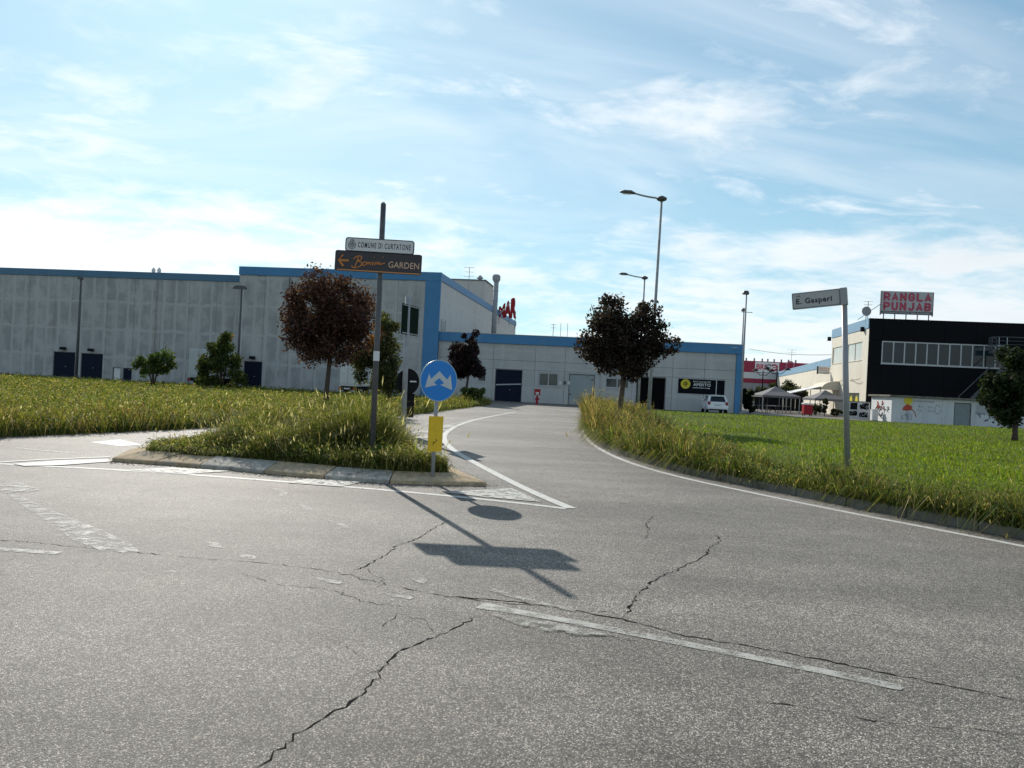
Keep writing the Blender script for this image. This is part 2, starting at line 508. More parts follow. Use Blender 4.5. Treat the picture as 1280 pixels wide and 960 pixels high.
GP = lambda lst: [G(*p).xy for p in lst]


def pix_ribbon(name, pix, w, mat, z=0.004, it=2, parent=road):
    return ribbon(smooth_line(GP(pix), it), w, z).build(name, mat, parent)
def pix_patch(name, pix, mat, z=0.004, parent=road):
    pts = GP(pix)
    if name == 'faded_marking':
        cm = sum(pts, Vector((0, 0))) / len(pts); sm = min(.03, .06 * sum((p - cm).length for p in pts) / len(pts))
        pts = [p + (p - cm).normalized() * random.gauss(0, sm) for p in resample(pts + [pts[0]], .06)[:-1]]
    m = MB(); m.sheet(pts, z); return m.build(name, mat, parent)


# painted lines round the island and along the lanes
pix_ribbon('edge_line', [(-60, 577), (0, 580), (160, 588), (330, 600), (520, 616), (640, 628), (708, 636)], 0.12, M_PAINT)
pix_ribbon('edge_line', [(714, 636), (680, 622), (650, 608), (622, 594), (590, 577), (566, 563), (554, 551), (556, 541), (575, 530), (606, 522), (645, 515)], 0.16, M_PAINT, 0.0075)
pix_ribbon('edge_line', [(-60, 583), (0, 578), (60, 574.5), (138, 571.5)], 0.10, M_PAINT, 0.0075)
pix_patch('hatch_bar', [(16, 580.5), (70, 576.5), (134, 574.5), (138, 577.5), (78, 582), (30, 583.2)], M_PAINT, 0.011)
pix_patch('hatch_bar', [(160, 588), (215, 585), (288, 589.5), (232, 593.5)], M_PAINT_WORN, 0.011)
pix_patch('hatch_bar', [(358, 604), (385, 599), (452, 603), (428, 609)], M_PAINT_WORN, 0.011)
pix_patch('hatch_bar', [(556, 616), (640, 611), (676, 628), (610, 622.5)], M_PAINT_WORN, 0.011)
pix_patch('hatch_bar', [(112, 553), (150, 549.5), (178, 556), (150, 558)], M_PAINT, 0.004)
pix_ribbon('edge_line', [(20, 560), (60, 564), (100, 567)], 0.07, M_PAINT_WORN, 0.004)
pix_ribbon('edge_line', [(500, 546), (530, 537), (560, 531), (600, 523), (640, 516)], 0.10, M_PAINT_WORN, 0.004)
for a, b in (((520, 548), (548, 545)), ((528, 541), (556, 537)), ((540, 536), (570, 532))):
    pix_ribbon('hatch_bar', [a, b], 0.4, M_PAINT_WORN, 0.011, 0)
# kerb side edge line on the right
pix_ribbon('edge_line', [(731, 530), (729, 541), (737, 553), (757, 566), (790, 580), (850, 597), (930, 614), (1040, 637), (1160, 660), (1290, 685), (1420, 712)], 0.13, M_PAINT, 0.004)
# ghosts of old markings
pix_patch('faded_marking', [(8, 618), (24, 620), (70, 640), (130, 664), (162, 680), (178, 692), (130, 690), (92, 676), (60, 652), (30, 634)], M_PAINT_GHOST)
pix_patch('faded_marking', [(0, 606), (22, 603), (50, 613), (30, 616), (0, 616)], M_PAINT_GHOST, 0.0075)
pix_ribbon('faded_marking', [(-60, 682), (0, 687), (74, 692)], 0.10, M_PAINT_LINE)
pix_ribbon('faded_marking', [(600, 757), (680, 771), (770, 788), (860, 806), (960, 826), (1060, 846), (1128, 861)], [0.15, 0.16, 0.15, 0.12, .11, .11, .10, .10, .10, .10, .10, .10, .10, .10, .10, .10, .10, .10, .10, .10, .10, .10, .10, .10, .10, .10, .08, .05], M_PAINT_LINE)
pix_ribbon('faded_marking', [(615, 738), (660, 752), (720, 764)], 0.07, M_PAINT_GHOST, 0.0075)
pix_patch('faded_marking', [(612, 768), (700, 781), (760, 795), (720, 795), (650, 783)], M_PAINT_GHOST, 0.011)
for a in ([(372, 630), (384, 633), (396, 640), (384, 639)], [(402, 648), (425, 654), (450, 665), (430, 660)], [(258, 678), (276, 679), (280, 686), (262, 684)],
          [(300, 694), (320, 695), (318, 700), (302, 699)], [(395, 722), (430, 728), (424, 731), (398, 727)], [(478, 741), (520, 747), (512, 750), (482, 745)],
          [(340, 611), (356, 612), (360, 620), (346, 622), (352, 616)], [(512, 718), (535, 726), (530, 731), (512, 724)], [(206, 713), (222, 714), (218, 718), (204, 717)]):
    pix_patch('faded_marking', a, M_PAINT_GHOST)


def crack(pix, w, jit=0.03):
    pts = resample(GP(pix), 0.045)
    out = []; ws = []; w = w * 0.42
    for i, p in enumerate(pts):
        out.append(p + Vector((random.gauss(0, jit * .42), random.gauss(0, jit * .42))))
        e = min(i, len(pts) - 1 - i) / 4.0
        ws.append(w * 1.5 * min(1, .15 + e) * random.choice((.25, .5, .8, 1.0, 1.3, 1.8)) * random.uniform(.7, 1.2))
    ribbon(out, ws, 0.0025).build('crack', M_CRACK, road)
crack([(322, 962), (345, 938), (372, 920), (395, 905), (420, 886), (450, 868), (470, 848), (478, 832), (500, 815), (545, 796), (575, 782), (602, 768)], 0.016)
crack([(478, 832), (470, 840), (456, 843), (455, 850), (462, 853)], 0.006, .01)
crack([(440, 714), (456, 708), (482, 694), (496, 682), (522, 674), (536, 664), (558, 652)], 0.016)
crack([(-10, 674), (60, 680), (110, 685), (180, 692), (250, 698), (330, 704), (400, 712), (440, 720), (500, 735), (560, 745), (610, 753), (680, 757)], 0.010)
crack([(455, 708), (462, 717), (476, 722), (480, 731), (465, 736)], 0.008)
crack([(560, 745), (640, 752), (720, 763), (790, 777), (860, 796), (940, 808), (1010, 822), (1110, 842), (1200, 860), (1300, 882)], 0.020, .02)
crack([(600, 770), (640, 775), (700, 789), (760, 796), (830, 806)], 0.008)
crack([(778, 772), (786, 762), (793, 748), (815, 727), (845, 712), (868, 703), (884, 692), (886, 684), (901, 677), (894, 668)], 0.020)
crack([(778, 772), (760, 764), (720, 766)], 0.009)
crack([(808, 674), (811, 663), (808, 655), (818, 644)], 0.012)
crack([(940, 876), (1000, 884), (1060, 893), (1110, 905), (1200, 910), (1290, 921)], 0.009)
crack([(300, 716), (340, 730), (420, 738), (450, 752), (520, 760)], 0.006)
crack([(420, 800), (436, 815), (455, 824), (472, 828)], 0.006)
crack([(480, 790), (484, 776), (500, 768), (530, 775), (545, 795)], 0.005)
crack([(690, 620), (800, 632), (900, 645), (1000, 655)], 0.010, .03)

# ---- traffic island
isl = [Vector(p) for p in [G(140, 577).xy, G(250, 585).xy, G(330, 592).xy, G(405, 599).xy, G(487, 605).xy, G(608, 608).xy,
       (-1.25, 14.4), (-2.2, 18.6), (-2.9, 22.6), (-3.7, 25.0), (-4.7, 24.7), (-5.3, 22.0), (-6.1, 17.6), (-6.9, 14.0)]]
cen = sum(isl, Vector((0, 0))) / len(isl)
def inset(poly, d):
    out = []; n = len(poly)
    for i in range(n):
        a, b, c = poly[i - 1], poly[i], poly[(i + 1) % n]
        e1 = (b - a).normalized(); e2 = (c - b).normalized()
        n1 = Vector((-e1.y, e1.x)); n2 = Vector((-e2.y, e2.x))
        k = (n1 + n2); k = k.normalized() / max(.45, math.cos(n1.angle(n2) / 2))
        out.append(b + k * d)
    return out
isl_in = inset(isl, 0.46)
m = MB(); m.sheet(isl_in, 0.15)
island = structure(m.build('traffic_island', M_SOIL))
def kerb_run(outer, inner, step, h, lip, mats, parent, slope=True):
    """kerb stones between two matching outlines; mats(i) -> (material, label)"""
    k = 0
    for (a, b, c, d) in zip(outer[:-1], outer[1:], inner[1:], inner[:-1]):
        n = max(1, round((b - a).length / step))
        for i in range(n):
            t0, t1 = i / n + .011 / max(.3, (b - a).length), (i + 1) / n - .011 / max(.3, (b - a).length)
            o0, o1 = a.lerp(b, t0), a.lerp(b, t1); i0, i1 = d.lerp(c, t0), d.lerp(c, t1)
            jz = random.uniform(-.012, .012)
            sec = [(0.0, -0.02), (0.0, lip), (0.05, lip + .012), (0.90, h + jz), (1.0, h + jz), (1.0, -0.02)] if slope else [(0.0, -.02), (0.06, h - .02 + jz), (.16, h + jz), (1.0, h + jz), (1.0, -.02)]
            vs = []
            for (q0, q1) in ((o0, i0), (o1, i1)):
                for s_, z in sec:
                    p = q0.lerp(q1, s_); vs.append((p.x, p.y, z))
            ns = len(sec)
            fs = [tuple(range(ns)), tuple(range(ns, 2 * ns))[::-1]] + [(j, j + ns, (j + 1) % ns + ns, (j + 1) % ns) for j in range(ns)]
            mat, lab = mats(k)
            MB().add(vs, fs).build('kerb_stone', mat, parent)['label'] = lab
            k += 1
seq = []
def isl_mat(k):
    return [(M_KERB_Y, 'worn yellow kerb stone'), (M_KERB_B, 'worn grey kerb stone')][isl_flag[0]]
for j in range(len(isl)):
    isl_flag = [0 if j in (0, 2, 4) else 1]
    if j > 4: isl_flag = [(j // 2) % 2]
    kerb_run([isl[j], isl[(j + 1) % len(isl)]], [isl_in[j], isl_in[(j + 1) % len(isl)]], 1.0, 0.155, 0.055, isl_mat, island)

# ---- right field with kerb
kpix = [(738, 548), (762, 563), (800, 577), (860, 593), (930, 607), (1000, 621), (1080, 637), (1160, 652), (1230, 665), (1290, 676)]
kr = [G(*p).xy for p in kpix]
kr = [Vector((3.75, 40.)), Vector((3.3, 34.)), Vector((2.85, 29.)), Vector((2.6, 25.))] + kr + [Vector((7.2, 7.0)), Vector((9.0, 4.8)), Vector((12.5, 2.6)), Vector((20, 0.5))]
kr = resample(smooth_line(kr, 2), 1.0)
def offset_line(pts, d):
    out = []
    for i, p in enumerate(pts):
        t = (pts[min(i + 1, len(pts) - 1)] - pts[max(0, i - 1)]).normalized()
        out.append(p + Vector((-t.y, t.x)) * d)
    return out
kr_in = offset_line(kr, 0.16)
field_r = [p.copy() for p in kr_in] + [Vector((70, -2)), Vector((72, 58)), Vector((30, 60.5)), Vector((8, 61)), Vector((5.2, 54)), Vector((4.2, 46))]
m = MB(); m.sheet(field_r, 0.13)
fr = structure(m.build('grass_field', M_SOIL))
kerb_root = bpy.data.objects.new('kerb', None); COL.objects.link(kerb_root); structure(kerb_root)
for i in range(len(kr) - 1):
    kerb_run([kr[i], kr[i + 1]], [kr_in[i], kr_in[i + 1]], 2.0, 0.14, .12, lambda k: (M_KERB, 'concrete kerb stone with shade in its colour'), kerb_root, False)

# ---- left field
fl_edge = [Vector(p) for p in [(-60, 1), (-26, 1.5), (-18, 4), (-14.2, 8.5)]] + [G(0, 546).xy, G(120, 541).xy, G(250, 535).xy, G(350, 529).xy, G(430, 525).xy, G(487, 521).xy, G(545, 514.5).xy, G(612, 505.5).xy]
fl_edge = smooth_line(fl_edge, 2)
field_l = [p.copy() for p in fl_edge] + [Vector((-2.2, 61.5)), Vector((-4.5, 63)), Vector((-30, 68)), Vector((-70, 70)), Vector((-70, 1))]
m = MB(); m.sheet(field_l, 0.12)
# skirt down to the road
m.add([(p.x, p.y, .12) for p in fl_edge] + [(p.x, p.y, -.02) for p in fl_edge], [(i, i + 1, i + 1 + len(fl_edge), i + len(fl_edge)) for i in range(len(fl_edge) - 1)])
structure(m.build('grass_field', M_SOIL))


# ------------------------------------------------------------------ grass and weeds
def inside(poly, x, y):
    r = np.zeros(len(x), bool); n = len(poly); j = n - 1
    for i in range(n):
        xi, yi, xj, yj = poly[i][0], poly[i][1], poly[j][0], poly[j][1]
        c = ((yi > y) != (yj > y)) & (x < (xj - xi) * (y - yi) / (yj - yi + 1e-12) + xi)
        r ^= c; j = i
    return r
def dist_line(line, x, y):
    d = np.full(len(x), 1e9)
    for a, b in zip(line[:-1], line[1:]):
        ax, ay, bx, by = a[0], a[1], b[0], b[1]
        L = (bx - ax) ** 2 + (by - ay) ** 2 + 1e-12
        t = np.clip(((x - ax) * (bx - ax) + (y - ay) * (by - ay)) / L, 0, 1)
        d = np.minimum(d, np.hypot(x - ax - t * (bx - ax), y - ay - t * (by - ay)))
    return d
def vnoise(x, y, s, seed):
    r = np.random.default_rng(seed); g = r.random((64, 64))
    u, v = x / s, y / s
    i, j = np.floor(u).astype(int), np.floor(v).astype(int); fu, fv = u - i, v - j
    fu = fu * fu * (3 - 2 * fu); fv = fv * fv * (3 - 2 * fv)
    a = g[i % 64, j % 64]; b = g[(i + 1) % 64, j % 64]; c = g[i % 64, (j + 1) % 64]; d = g[(i + 1) % 64, (j + 1) % 64]
    return (a * (1 - fu) + b * fu) * (1 - fv) + (c * (1 - fu) + d * fu) * fv


def raw_mesh(name, V, loops, starts, totals, C, mat):
    me = bpy.data.meshes.new(name)
    me.vertices.add(len(V)); me.vertices.foreach_set('co', V.astype(np.float32).ravel())
    me.loops.add(len(loops)); me.loops.foreach_set('vertex_index', loops.astype(np.int32))
    me.polygons.add(len(starts)); me.polygons.foreach_set('loop_start', starts.astype(np.int32)); me.polygons.foreach_set('loop_total', totals.astype(np.int32))
    me.update(calc_edges=True)
    at = me.attributes.new('Col', 'FLOAT_COLOR', 'POINT')
    at.data.foreach_set('color', np.concatenate([C, np.ones((len(C), 1))], 1).astype(np.float32).ravel())
    me.materials.append(mat)
    return me


def blades(x, y, z, h, w, lean, col, heads=0.0, head_col=(0.30, 0.26, 0.15), la=None, sag=.5, dmin=.25):
    """arrays of bent blades; returns V, loops, starts, totals, C"""
    n = len(x)
    th = rng.uniform(0, 2 * np.pi, n); la = rng.uniform(0, 2 * np.pi, n) if la is None else la
    dx, dy = np.cos(th) * w / 2, np.sin(th) * w / 2
    lx, ly = np.cos(la) * lean * h, np.sin(la) * lean * h
    base = np.stack([x, y, z], 1)
    d = np.stack([dx, dy, np.zeros(n)], 1); L = np.stack([lx, ly, np.zeros(n)], 1); H = np.stack([np.zeros(n), np.zeros(n), h], 1)
    droop = np.clip(1 - sag * lean, dmin, 1)[:, None]
    V = np.stack([base - d, base + d, base + L * .30 + H * .55 - d * .8, base + L * .30 + H * .55 + d * .8, base + L + H * droop], 1).reshape(-1, 3)
    i = np.arange(n) * 5
    loops = np.stack([i, i + 1, i + 3, i + 2, i + 2, i + 3, i + 4], 1).ravel()
    starts = np.stack([np.arange(n) * 7, np.arange(n) * 7 + 4], 1).ravel(); totals = np.tile([4, 3], n)
    C = np.repeat(col, 5, 0)
    if heads > 0:
        k = rng.random(n) < heads
        tip = V.reshape(n, 5, 3)[k, 4]; m_ = k.sum()
        s = rng.uniform(.5, 1.3, m_)[:, None]
        e = np.stack([np.cos(th[k]), np.sin(th[k]), np.zeros(m_)], 1) * (w[k][:, None] * .75 + .002) * s
        u = np.stack([np.cos(la[k]) * .4, np.sin(la[k]) * .4, np.ones(m_)], 1) * (h[k][:, None] * .07 + .012) * s
        V2 = np.stack([tip - u * .3, tip + e + u * .4, tip + u * 1.2, tip - e + u * .4], 1).reshape(-1, 3)
        o = len(V); lo = len(loops)
        loops = np.concatenate([loops, o + np.arange(4 * m_)]); starts = np.concatenate([starts, lo + 4 * np.arange(m_)]); totals = np.concatenate([totals, np.full(m_, 4)])
        V = np.concatenate([V, V2])
        hc = np.array(head_col)[None] * rng.uniform(.6, 1.3, (m_, 1)); C = np.concatenate([C, np.repeat(hc, 4, 0)])
    return V, loops, starts, totals, C


def clutter(x, y, z0, h, length, width, col):
    """loose narrow leaves at all heights and angles between the stems"""
    n = len(x)
    p = np.stack([x + rng.normal(0, .05, n), y + rng.normal(0, .05, n), z0 + h * rng.random(n) ** .8], 1)
    a = rng.normal(size=(n, 3)); a[:, 2] = np.abs(a[:, 2]) * .8 + .1; a /= np.linalg.norm(a, axis=1)[:, None]
    b = np.cross(a, rng.normal(size=(n, 3))); b /= np.linalg.norm(b, axis=1)[:, None]
    L = (length * rng.uniform(.5, 1.4, n))[:, None]; W = (width * rng.uniform(.6, 1.4, n))[:, None]
    sag = np.stack([np.zeros(n), np.zeros(n), -L[:, 0] * .35], 1)
    V = np.stack([p, p + a * L * .5 + b * W, p + a * L + sag, p + a * L * .5 - b * W], 1).reshape(-1, 3)
    return V, np.arange(4 * n), 4 * np.arange(n), np.full(n, 4), np.repeat(col, 4, 0)
def overhang(line, side, n, z0, hlo, hhi, w, cols, wts):
    """blades rooted at an edge that flop outwards over it"""
    pts = resample(line, .08); xs = []; ys = []; las = []
    for _ in range(n):
        i = random.randrange(len(pts) - 1); d = (pts[i + 1] - pts[i]).normalized(); nn = Vector((-d.y, d.x)) * side
        p = pts[i].lerp(pts[i + 1], random.random()) - nn * abs(random.gauss(0, .10)); xs.append(p.x); ys.append(p.y)
        las.append(math.atan2(nn.y, nn.x) + random.gauss(0, .7))
    x = np.array(xs); y = np.array(ys); m_ = vnoise(x, y, .9, 77) ** 1.5
    h = rng.uniform(hlo, hhi, n) * (.35 + 1.1 * m_)
    return blades(x, y, np.full(n, z0), h, np.full(n, w) * rng.uniform(.7, 1.5, n), rng.uniform(.5, 1.8, n), palette(n, cols, wts), .02, la=np.array(las), sag=1.0, dmin=-.75)


def palette(n, cols, weights, jitter=.25):
    c = np.array(cols)[rng.choice(len(cols), n, p=np.array(weights) / sum(weights))]
    return np.clip(c * (1 + rng.normal(0, jitter, (n, 1))), .004, 1) * (1 + rng.normal(0, .06, (n, 3)))
def grow(pts, cx, cy, d):
    out = []
    for p in pts:
        v = Vector((p[0] - cx, p[1] - cy)); out.append(Vector(p) + v.normalized() * d)
    return out
def sample(poly, n, y0, y1, k=0.80, xlo=-80, xhi=80):
    """ground points, denser near the viewer's side of the field"""
    Y = np.exp(rng.uniform(np.log(y0), np.log(y1), n)); X = rng.uniform(-1, 1, n) * k * Y
    ok = inside(poly, X, Y) & (X > xlo) & (X < xhi)
    return X[ok], Y[ok]
def grass_object(name, parts, label, mat=None):
    Vs, Ls, Ss, Ts, Cs = [], [], [], [], []; vo = lo = 0
    for V, l, s, t, C in parts:
        Vs.append(V); Ls.append(l + vo); Ss.append(s + lo); Ts.append(t); Cs.append(C); vo += len(V); lo += len(l)
    me = raw_mesh(name, np.concatenate(Vs), np.concatenate(Ls), np.concatenate(Ss), np.concatenate(Ts), np.concatenate(Cs), mat or M_GRASS)
    o = link(name, me)
    return tag(o, label, 'grass' if 'grass' in name else 'weeds', kind='stuff')

GREEN = [(0.125, 0.195, 0.016), (0.175, 0.245, 0.022), (0.085, 0.140, 0.013), (0.23, 0.24, 0.04)]
WEED = [(0.135, 0.162, 0.034), (0.215, 0.215, 0.062), (0.080, 0.110, 0.024), (0.33, 0.29, 0.15), (0.042, 0.068, 0.018)]
STRAW = [(0.33, 0.25, 0.12), (0.24, 0.175, 0.08), (0.16, 0.145, 0.045), (0.26, 0.15, 0.10)]

# right field: mown but long green grass
x, y = sample(field_r, 260000, 7.5, 62)
n = len(x); cl = vnoise(x, y, 1.1, 3); big = vnoise(x, y, 6, 4)
h = (.05 + .10 * cl ** 3 + .04 * rng.random(n)) * (0.75 + .5 * big)
c = palette(n, GREEN, [4, 4, 2, 1.2]) * (0.72 + .55 * big)[:, None]
pa = blades(x, y, np.full(n, .125), h, (.0055 + .00055 * y), rng.uniform(.3, 1.4, n), c, .006, (.34, .33, .2))
x, y = sample(field_r, 1500, 8, 45); n = len(x)          # odd taller stalks
pb = blades(x, y, np.full(n, .125), rng.uniform(.25, .62, n), .004 + .0003 * y, rng.uniform(.1, .6, n), palette(n, WEED, [2, 2, 1, 2, 1]), .5)
grass_object('field_grass', [pa, pb], 'long sunlit green grass covering the open field on the right')

# weeds along the right kerb, hanging over it
field_rw = offset_line(kr, -.02) + field_r[len(kr_in):]
x, y = sample(field_rw, 420000, 7.5, 60); d = dist_line(kr + [Vector((4.2, 46)), Vector((5.2, 54)), Vector((8, 61))][:0], x, y)
d2 = dist_line(list(reversed([Vector((4.2, 46)), Vector((5.2, 54)), Vector((8, 61))])) + kr[:6], x, y); d = np.minimum(d, d2)
far = np.clip((y - 14) / 12, 0, 1)
wid = 1.9 + 1.3 * far
edge = wid * (0.55 + .9 * vnoise(x, y, 1.3, 8))
ok = (d < edge) & (rng.random(len(x)) < np.clip(1.15 - .5 * d / edge, 0, 1)); x, y, d, far, edge = x[ok], y[ok], d[ok], far[ok], edge[ok]
n = len(x); cl = vnoise(x, y, .7, 11)
h = (.12 + .70 * cl ** 1.3 + .70 * far * (.35 + .9 * cl)) * rng.uniform(.45, 1.1, n) * np.clip(1.15 - .6 * d / edge, .3, 1.1)
t = (rng.random(n) < .08 + .62 * far * vnoise(x, y, 2.5, 12) ** .6)[:, None]
c = np.where(t, palette(n, STRAW, [3, 2, 2, 1.3]), palette(n, WEED, [2.4, 1.4, 3, 1.0, 2.6]))
kk = rng.random(n) < .10; h = np.where(kk, h * 1.25, h)
wp = blades(x, y, np.full(n, .125), h, (.006 + .0005 * y), rng.uniform(.15, 1.0, n), c, .07)
k2 = (rng.random(n) < .06) & (y < 22)                       # broad arching leaves
wq = blades(x[k2], y[k2], np.full(k2.sum(), .125), h[k2] * 1.1 + .12, np.full(k2.sum(), .022), rng.uniform(.7, 1.5, k2.sum()), palette(k2.sum(), [(.10, .14, .035), (.17, .20, .07), (.06, .09, .02)], [2, 1, 2]), .1)
k3 = rng.random(n) < .40
wc = clutter(x[k3], y[k3], .13, h[k3] * .9, .05 + .0035 * y[k3], .0035 + .00035 * y[k3], c[k3] * .95)
k4 = (vnoise(x, y, 1.1, 55) > .58) & (rng.random(n) < .16) & (y < 30)
wl_ = clutter(x[k4], y[k4], .13, h[k4] * .7, np.full(k4.sum(), .11), np.full(k4.sum(), .028), palette(k4.sum(), [(.07, .11, .03), (.11, .15, .05), (.045, .075, .022)], [2, 1, 2]))
wo = overhang(kr[4:], -1, 6500, .13, .16, .46, .012, WEED, [3, 1.6, 3, 1.2, 2])
grass_object('verge_weeds', [wp, wq, wc, wo, wl_], 'tall straggly dry and green weeds along the right kerb')

# island weeds
x = rng.uniform(-7.2, .2, 260000); y = rng.uniform(11.5, 25.4, 260000); ok = inside(isl_in, x, y); x, y = x[ok], y[ok]
de = dist_line(isl_in + [isl_in[0]], x, y); n = len(x)
cl = vnoise(x, y, .8, 21)
tall = np.clip((x + 6.9) / 2.6, .12, 1) * np.clip((x * -1 + .1) / 1.0, .25, 1)
keep = rng.random(n) < np.where(y < 16, 1.0, .55); x, y, de, cl, tall = x[keep], y[keep], de[keep], cl[keep], tall[keep]; n = len(x)
h = (.16 + .95 * cl ** 1.6) * tall * rng.uniform(.5, 1.25, n) * np.clip(.35 + de / 1.0, .35, 1.25) + .05
c = palette(n, WEED, [4, 3, 2, 1.6, 1.3])
ix, iy, ih, ic_ = x, y, h, c
ip = blades(x, y, np.full(n, .145), h, np.full(n, .011), rng.uniform(.15, 1.1, n), c, .06, (.44, .41, .27))
x = rng.uniform(-6.8, -.6, 1500); y = rng.uniform(12, 22, 1500); ok = inside(isl_in, x, y); x, y = x[ok], y[ok]; n = len(x)
ip2 = blades(x, y, np.full(n, .145), rng.uniform(.3, .85, n) * np.clip((x + 7.4) / 3.0, .4, 1), np.full(n, .012), rng.uniform(.2, .9, n), palette(n, [(0.22, .24, .06), (.36, .30, .15)], [2, 1]), .6)
k3 = rng.random(len(ih)) < .5
ic = clutter(ix[k3], iy[k3], .15, ih[k3] * .92, np.full(k3.sum(), .11), np.full(k3.sum(), .0085), ic_[k3])
k4 = (vnoise(ix, iy, .9, 56) > .6) & (rng.random(len(ix)) < .12)
il_ = clutter(ix[k4], iy[k4], .15, ih[k4] * .8, np.full(k4.sum(), .10), np.full(k4.sum(), .026), palette(k4.sum(), [(.08, .12, .03), (.13, .16, .05), (.05, .08, .022)], [2, 1, 2]))
io = overhang([p for p in isl_in[:6]], -1, 900, .15, .10, .36, .010, WEED, [4, 2, 2, 1.6, 1]) 
io2 = overhang([isl_in[5], isl_in[6], isl_in[7], isl_in[8]], -1, 500, .15, .10, .4, .011, WEED, [4, 2, 2, 2.6, 1])
grass_object('island_weeds', [ip, ip2, ic, io, io2, il_], 'tall tangled green weeds filling the traffic island')

# left field
field_lw = offset_line(fl_edge, -.22) + field_l[len(fl_edge):]
x, y = sample(field_lw, 330000, 6, 66, 0.82); d = dist_line(fl_edge, x, y)
n = len(x); cl = vnoise(x, y, 1.0, 31); big = vnoise(x, y, 7, 32)
near = np.clip(1.25 - d / 4.2, 0, 1)
h = (.08 + .16 * cl * (.6 + big)) + near * (.20 + .58 * cl ** 1.4) * rng.uniform(.4, 1.1, n)
t = (rng.random(n) < .10 + .22 * near * big)[:, None]
c = np.where(t, palette(n, STRAW, [3, 2, 2, .6]), palette(n, WEED, [4, 2.4, 2.4, .8, 1.4]) * np.array([1.08, 1.08, .95]))
zl = np.where(inside(field_l, x, y), .115, .0)
lp = blades(x, y, zl, h, (.007 + .00055 * y), rng.uniform(.2, 1.0, n), c, .06, (.48, .45, .31))
k3 = rng.random(n) < .45
lc = clutter(x[k3], y[k3], zl[k3], h[k3] * .95, .05 + .004 * y[k3], .004 + .0004 * y[k3], c[k3])
lo_ = overhang(fl_edge, -1, 5000, .12, .15, .6, .014, WEED, [4, 2, 2, 1.4, 1.4])
grass_object('meadow_weeds', [lp, lc, lo_], 'overgrown yellow green meadow between the side road and the warehouse')


# loose grit swept against the kerbs
def grit(line, n, spread, side):
    pts = resample(line, .05); out = []
    for _ in range(n):
        i = random.randrange(len(pts) - 1); d = (pts[i + 1] - pts[i]).normalized(); nn = Vector((-d.y, d.x)) * side
        p = pts[i] + nn * abs(random.gauss(0, spread)); out.append((p.x, p.y, random.uniform(.004, .016)))
    return out
gp_ = grit([isl[i] for i in range(6)], 1500, .12, -1) + grit(kr[4:], 2600, .10, -1) + grit([isl[5], isl[6], isl[7], isl[8]], 900, .14, -1)
q = np.array(gp_); n = len(q)
V = np.stack([q[:, :2].repeat(1, 0)], 0)[0]; sz = q[:, 2:3]; a = rng.uniform(0, 6.28, n)
def cor(k, r_): return np.concatenate([V + np.stack([np.cos(a + k), np.sin(a + k)], 1) * sz * r_, np.full((n, 1), .001)], 1)
top_ = np.concatenate([V + rng.normal(0, .3, (n, 2)) * sz, sz * .9], 1)
VV = np.stack([cor(0, 1.1), cor(2.1, .8), cor(4.2, 1.0), top_], 1).reshape(-1, 3)
i = np.arange(n) * 4; lp_ = np.stack([i, i + 1, i + 3, i + 1, i + 2, i + 3, i + 2, i, i + 3], 1).ravel()
cc_ = np.repeat(palette(n, [(.20, .18, .15), (.12, .11, .10), (.28, .22, .14), (.10, .06, .03)], [3, 3, 1, 1.5]), 4, 0)
tag(link('grit', raw_mesh('grit', VV, lp_, np.arange(3 * n) * 3, np.full(3 * n, 3), cc_, leaf_material('grit_stone', 0.0, .95))), 'loose grit and dead leaf crumbs swept against the kerbs', 'grit', kind='stuff')


# ------------------------------------------------------------------ trees
def leaf_cloud(pts, size, cols):
    n = len(pts)
    a = rng.normal(size=(n, 3)); a /= np.linalg.norm(a, axis=1)[:, None]
    b = rng.normal(size=(n, 3)); b -= a * (a * b).sum(1)[:, None]; b /= np.linalg.norm(b, axis=1)[:, None]
    s = size * rng.uniform(.6, 1.35, n)[:, None]; c = np.cross(a, b)
    V = np.stack([pts - a * s, pts + b * s * .5 + c * s * .12, pts + a * s, pts - b * s * .5 + c * s * .12], 1).reshape(-1, 3)
    return V, np.arange(4 * n), 4 * np.arange(n), np.full(n, 4), np.repeat(cols, 4, 0)


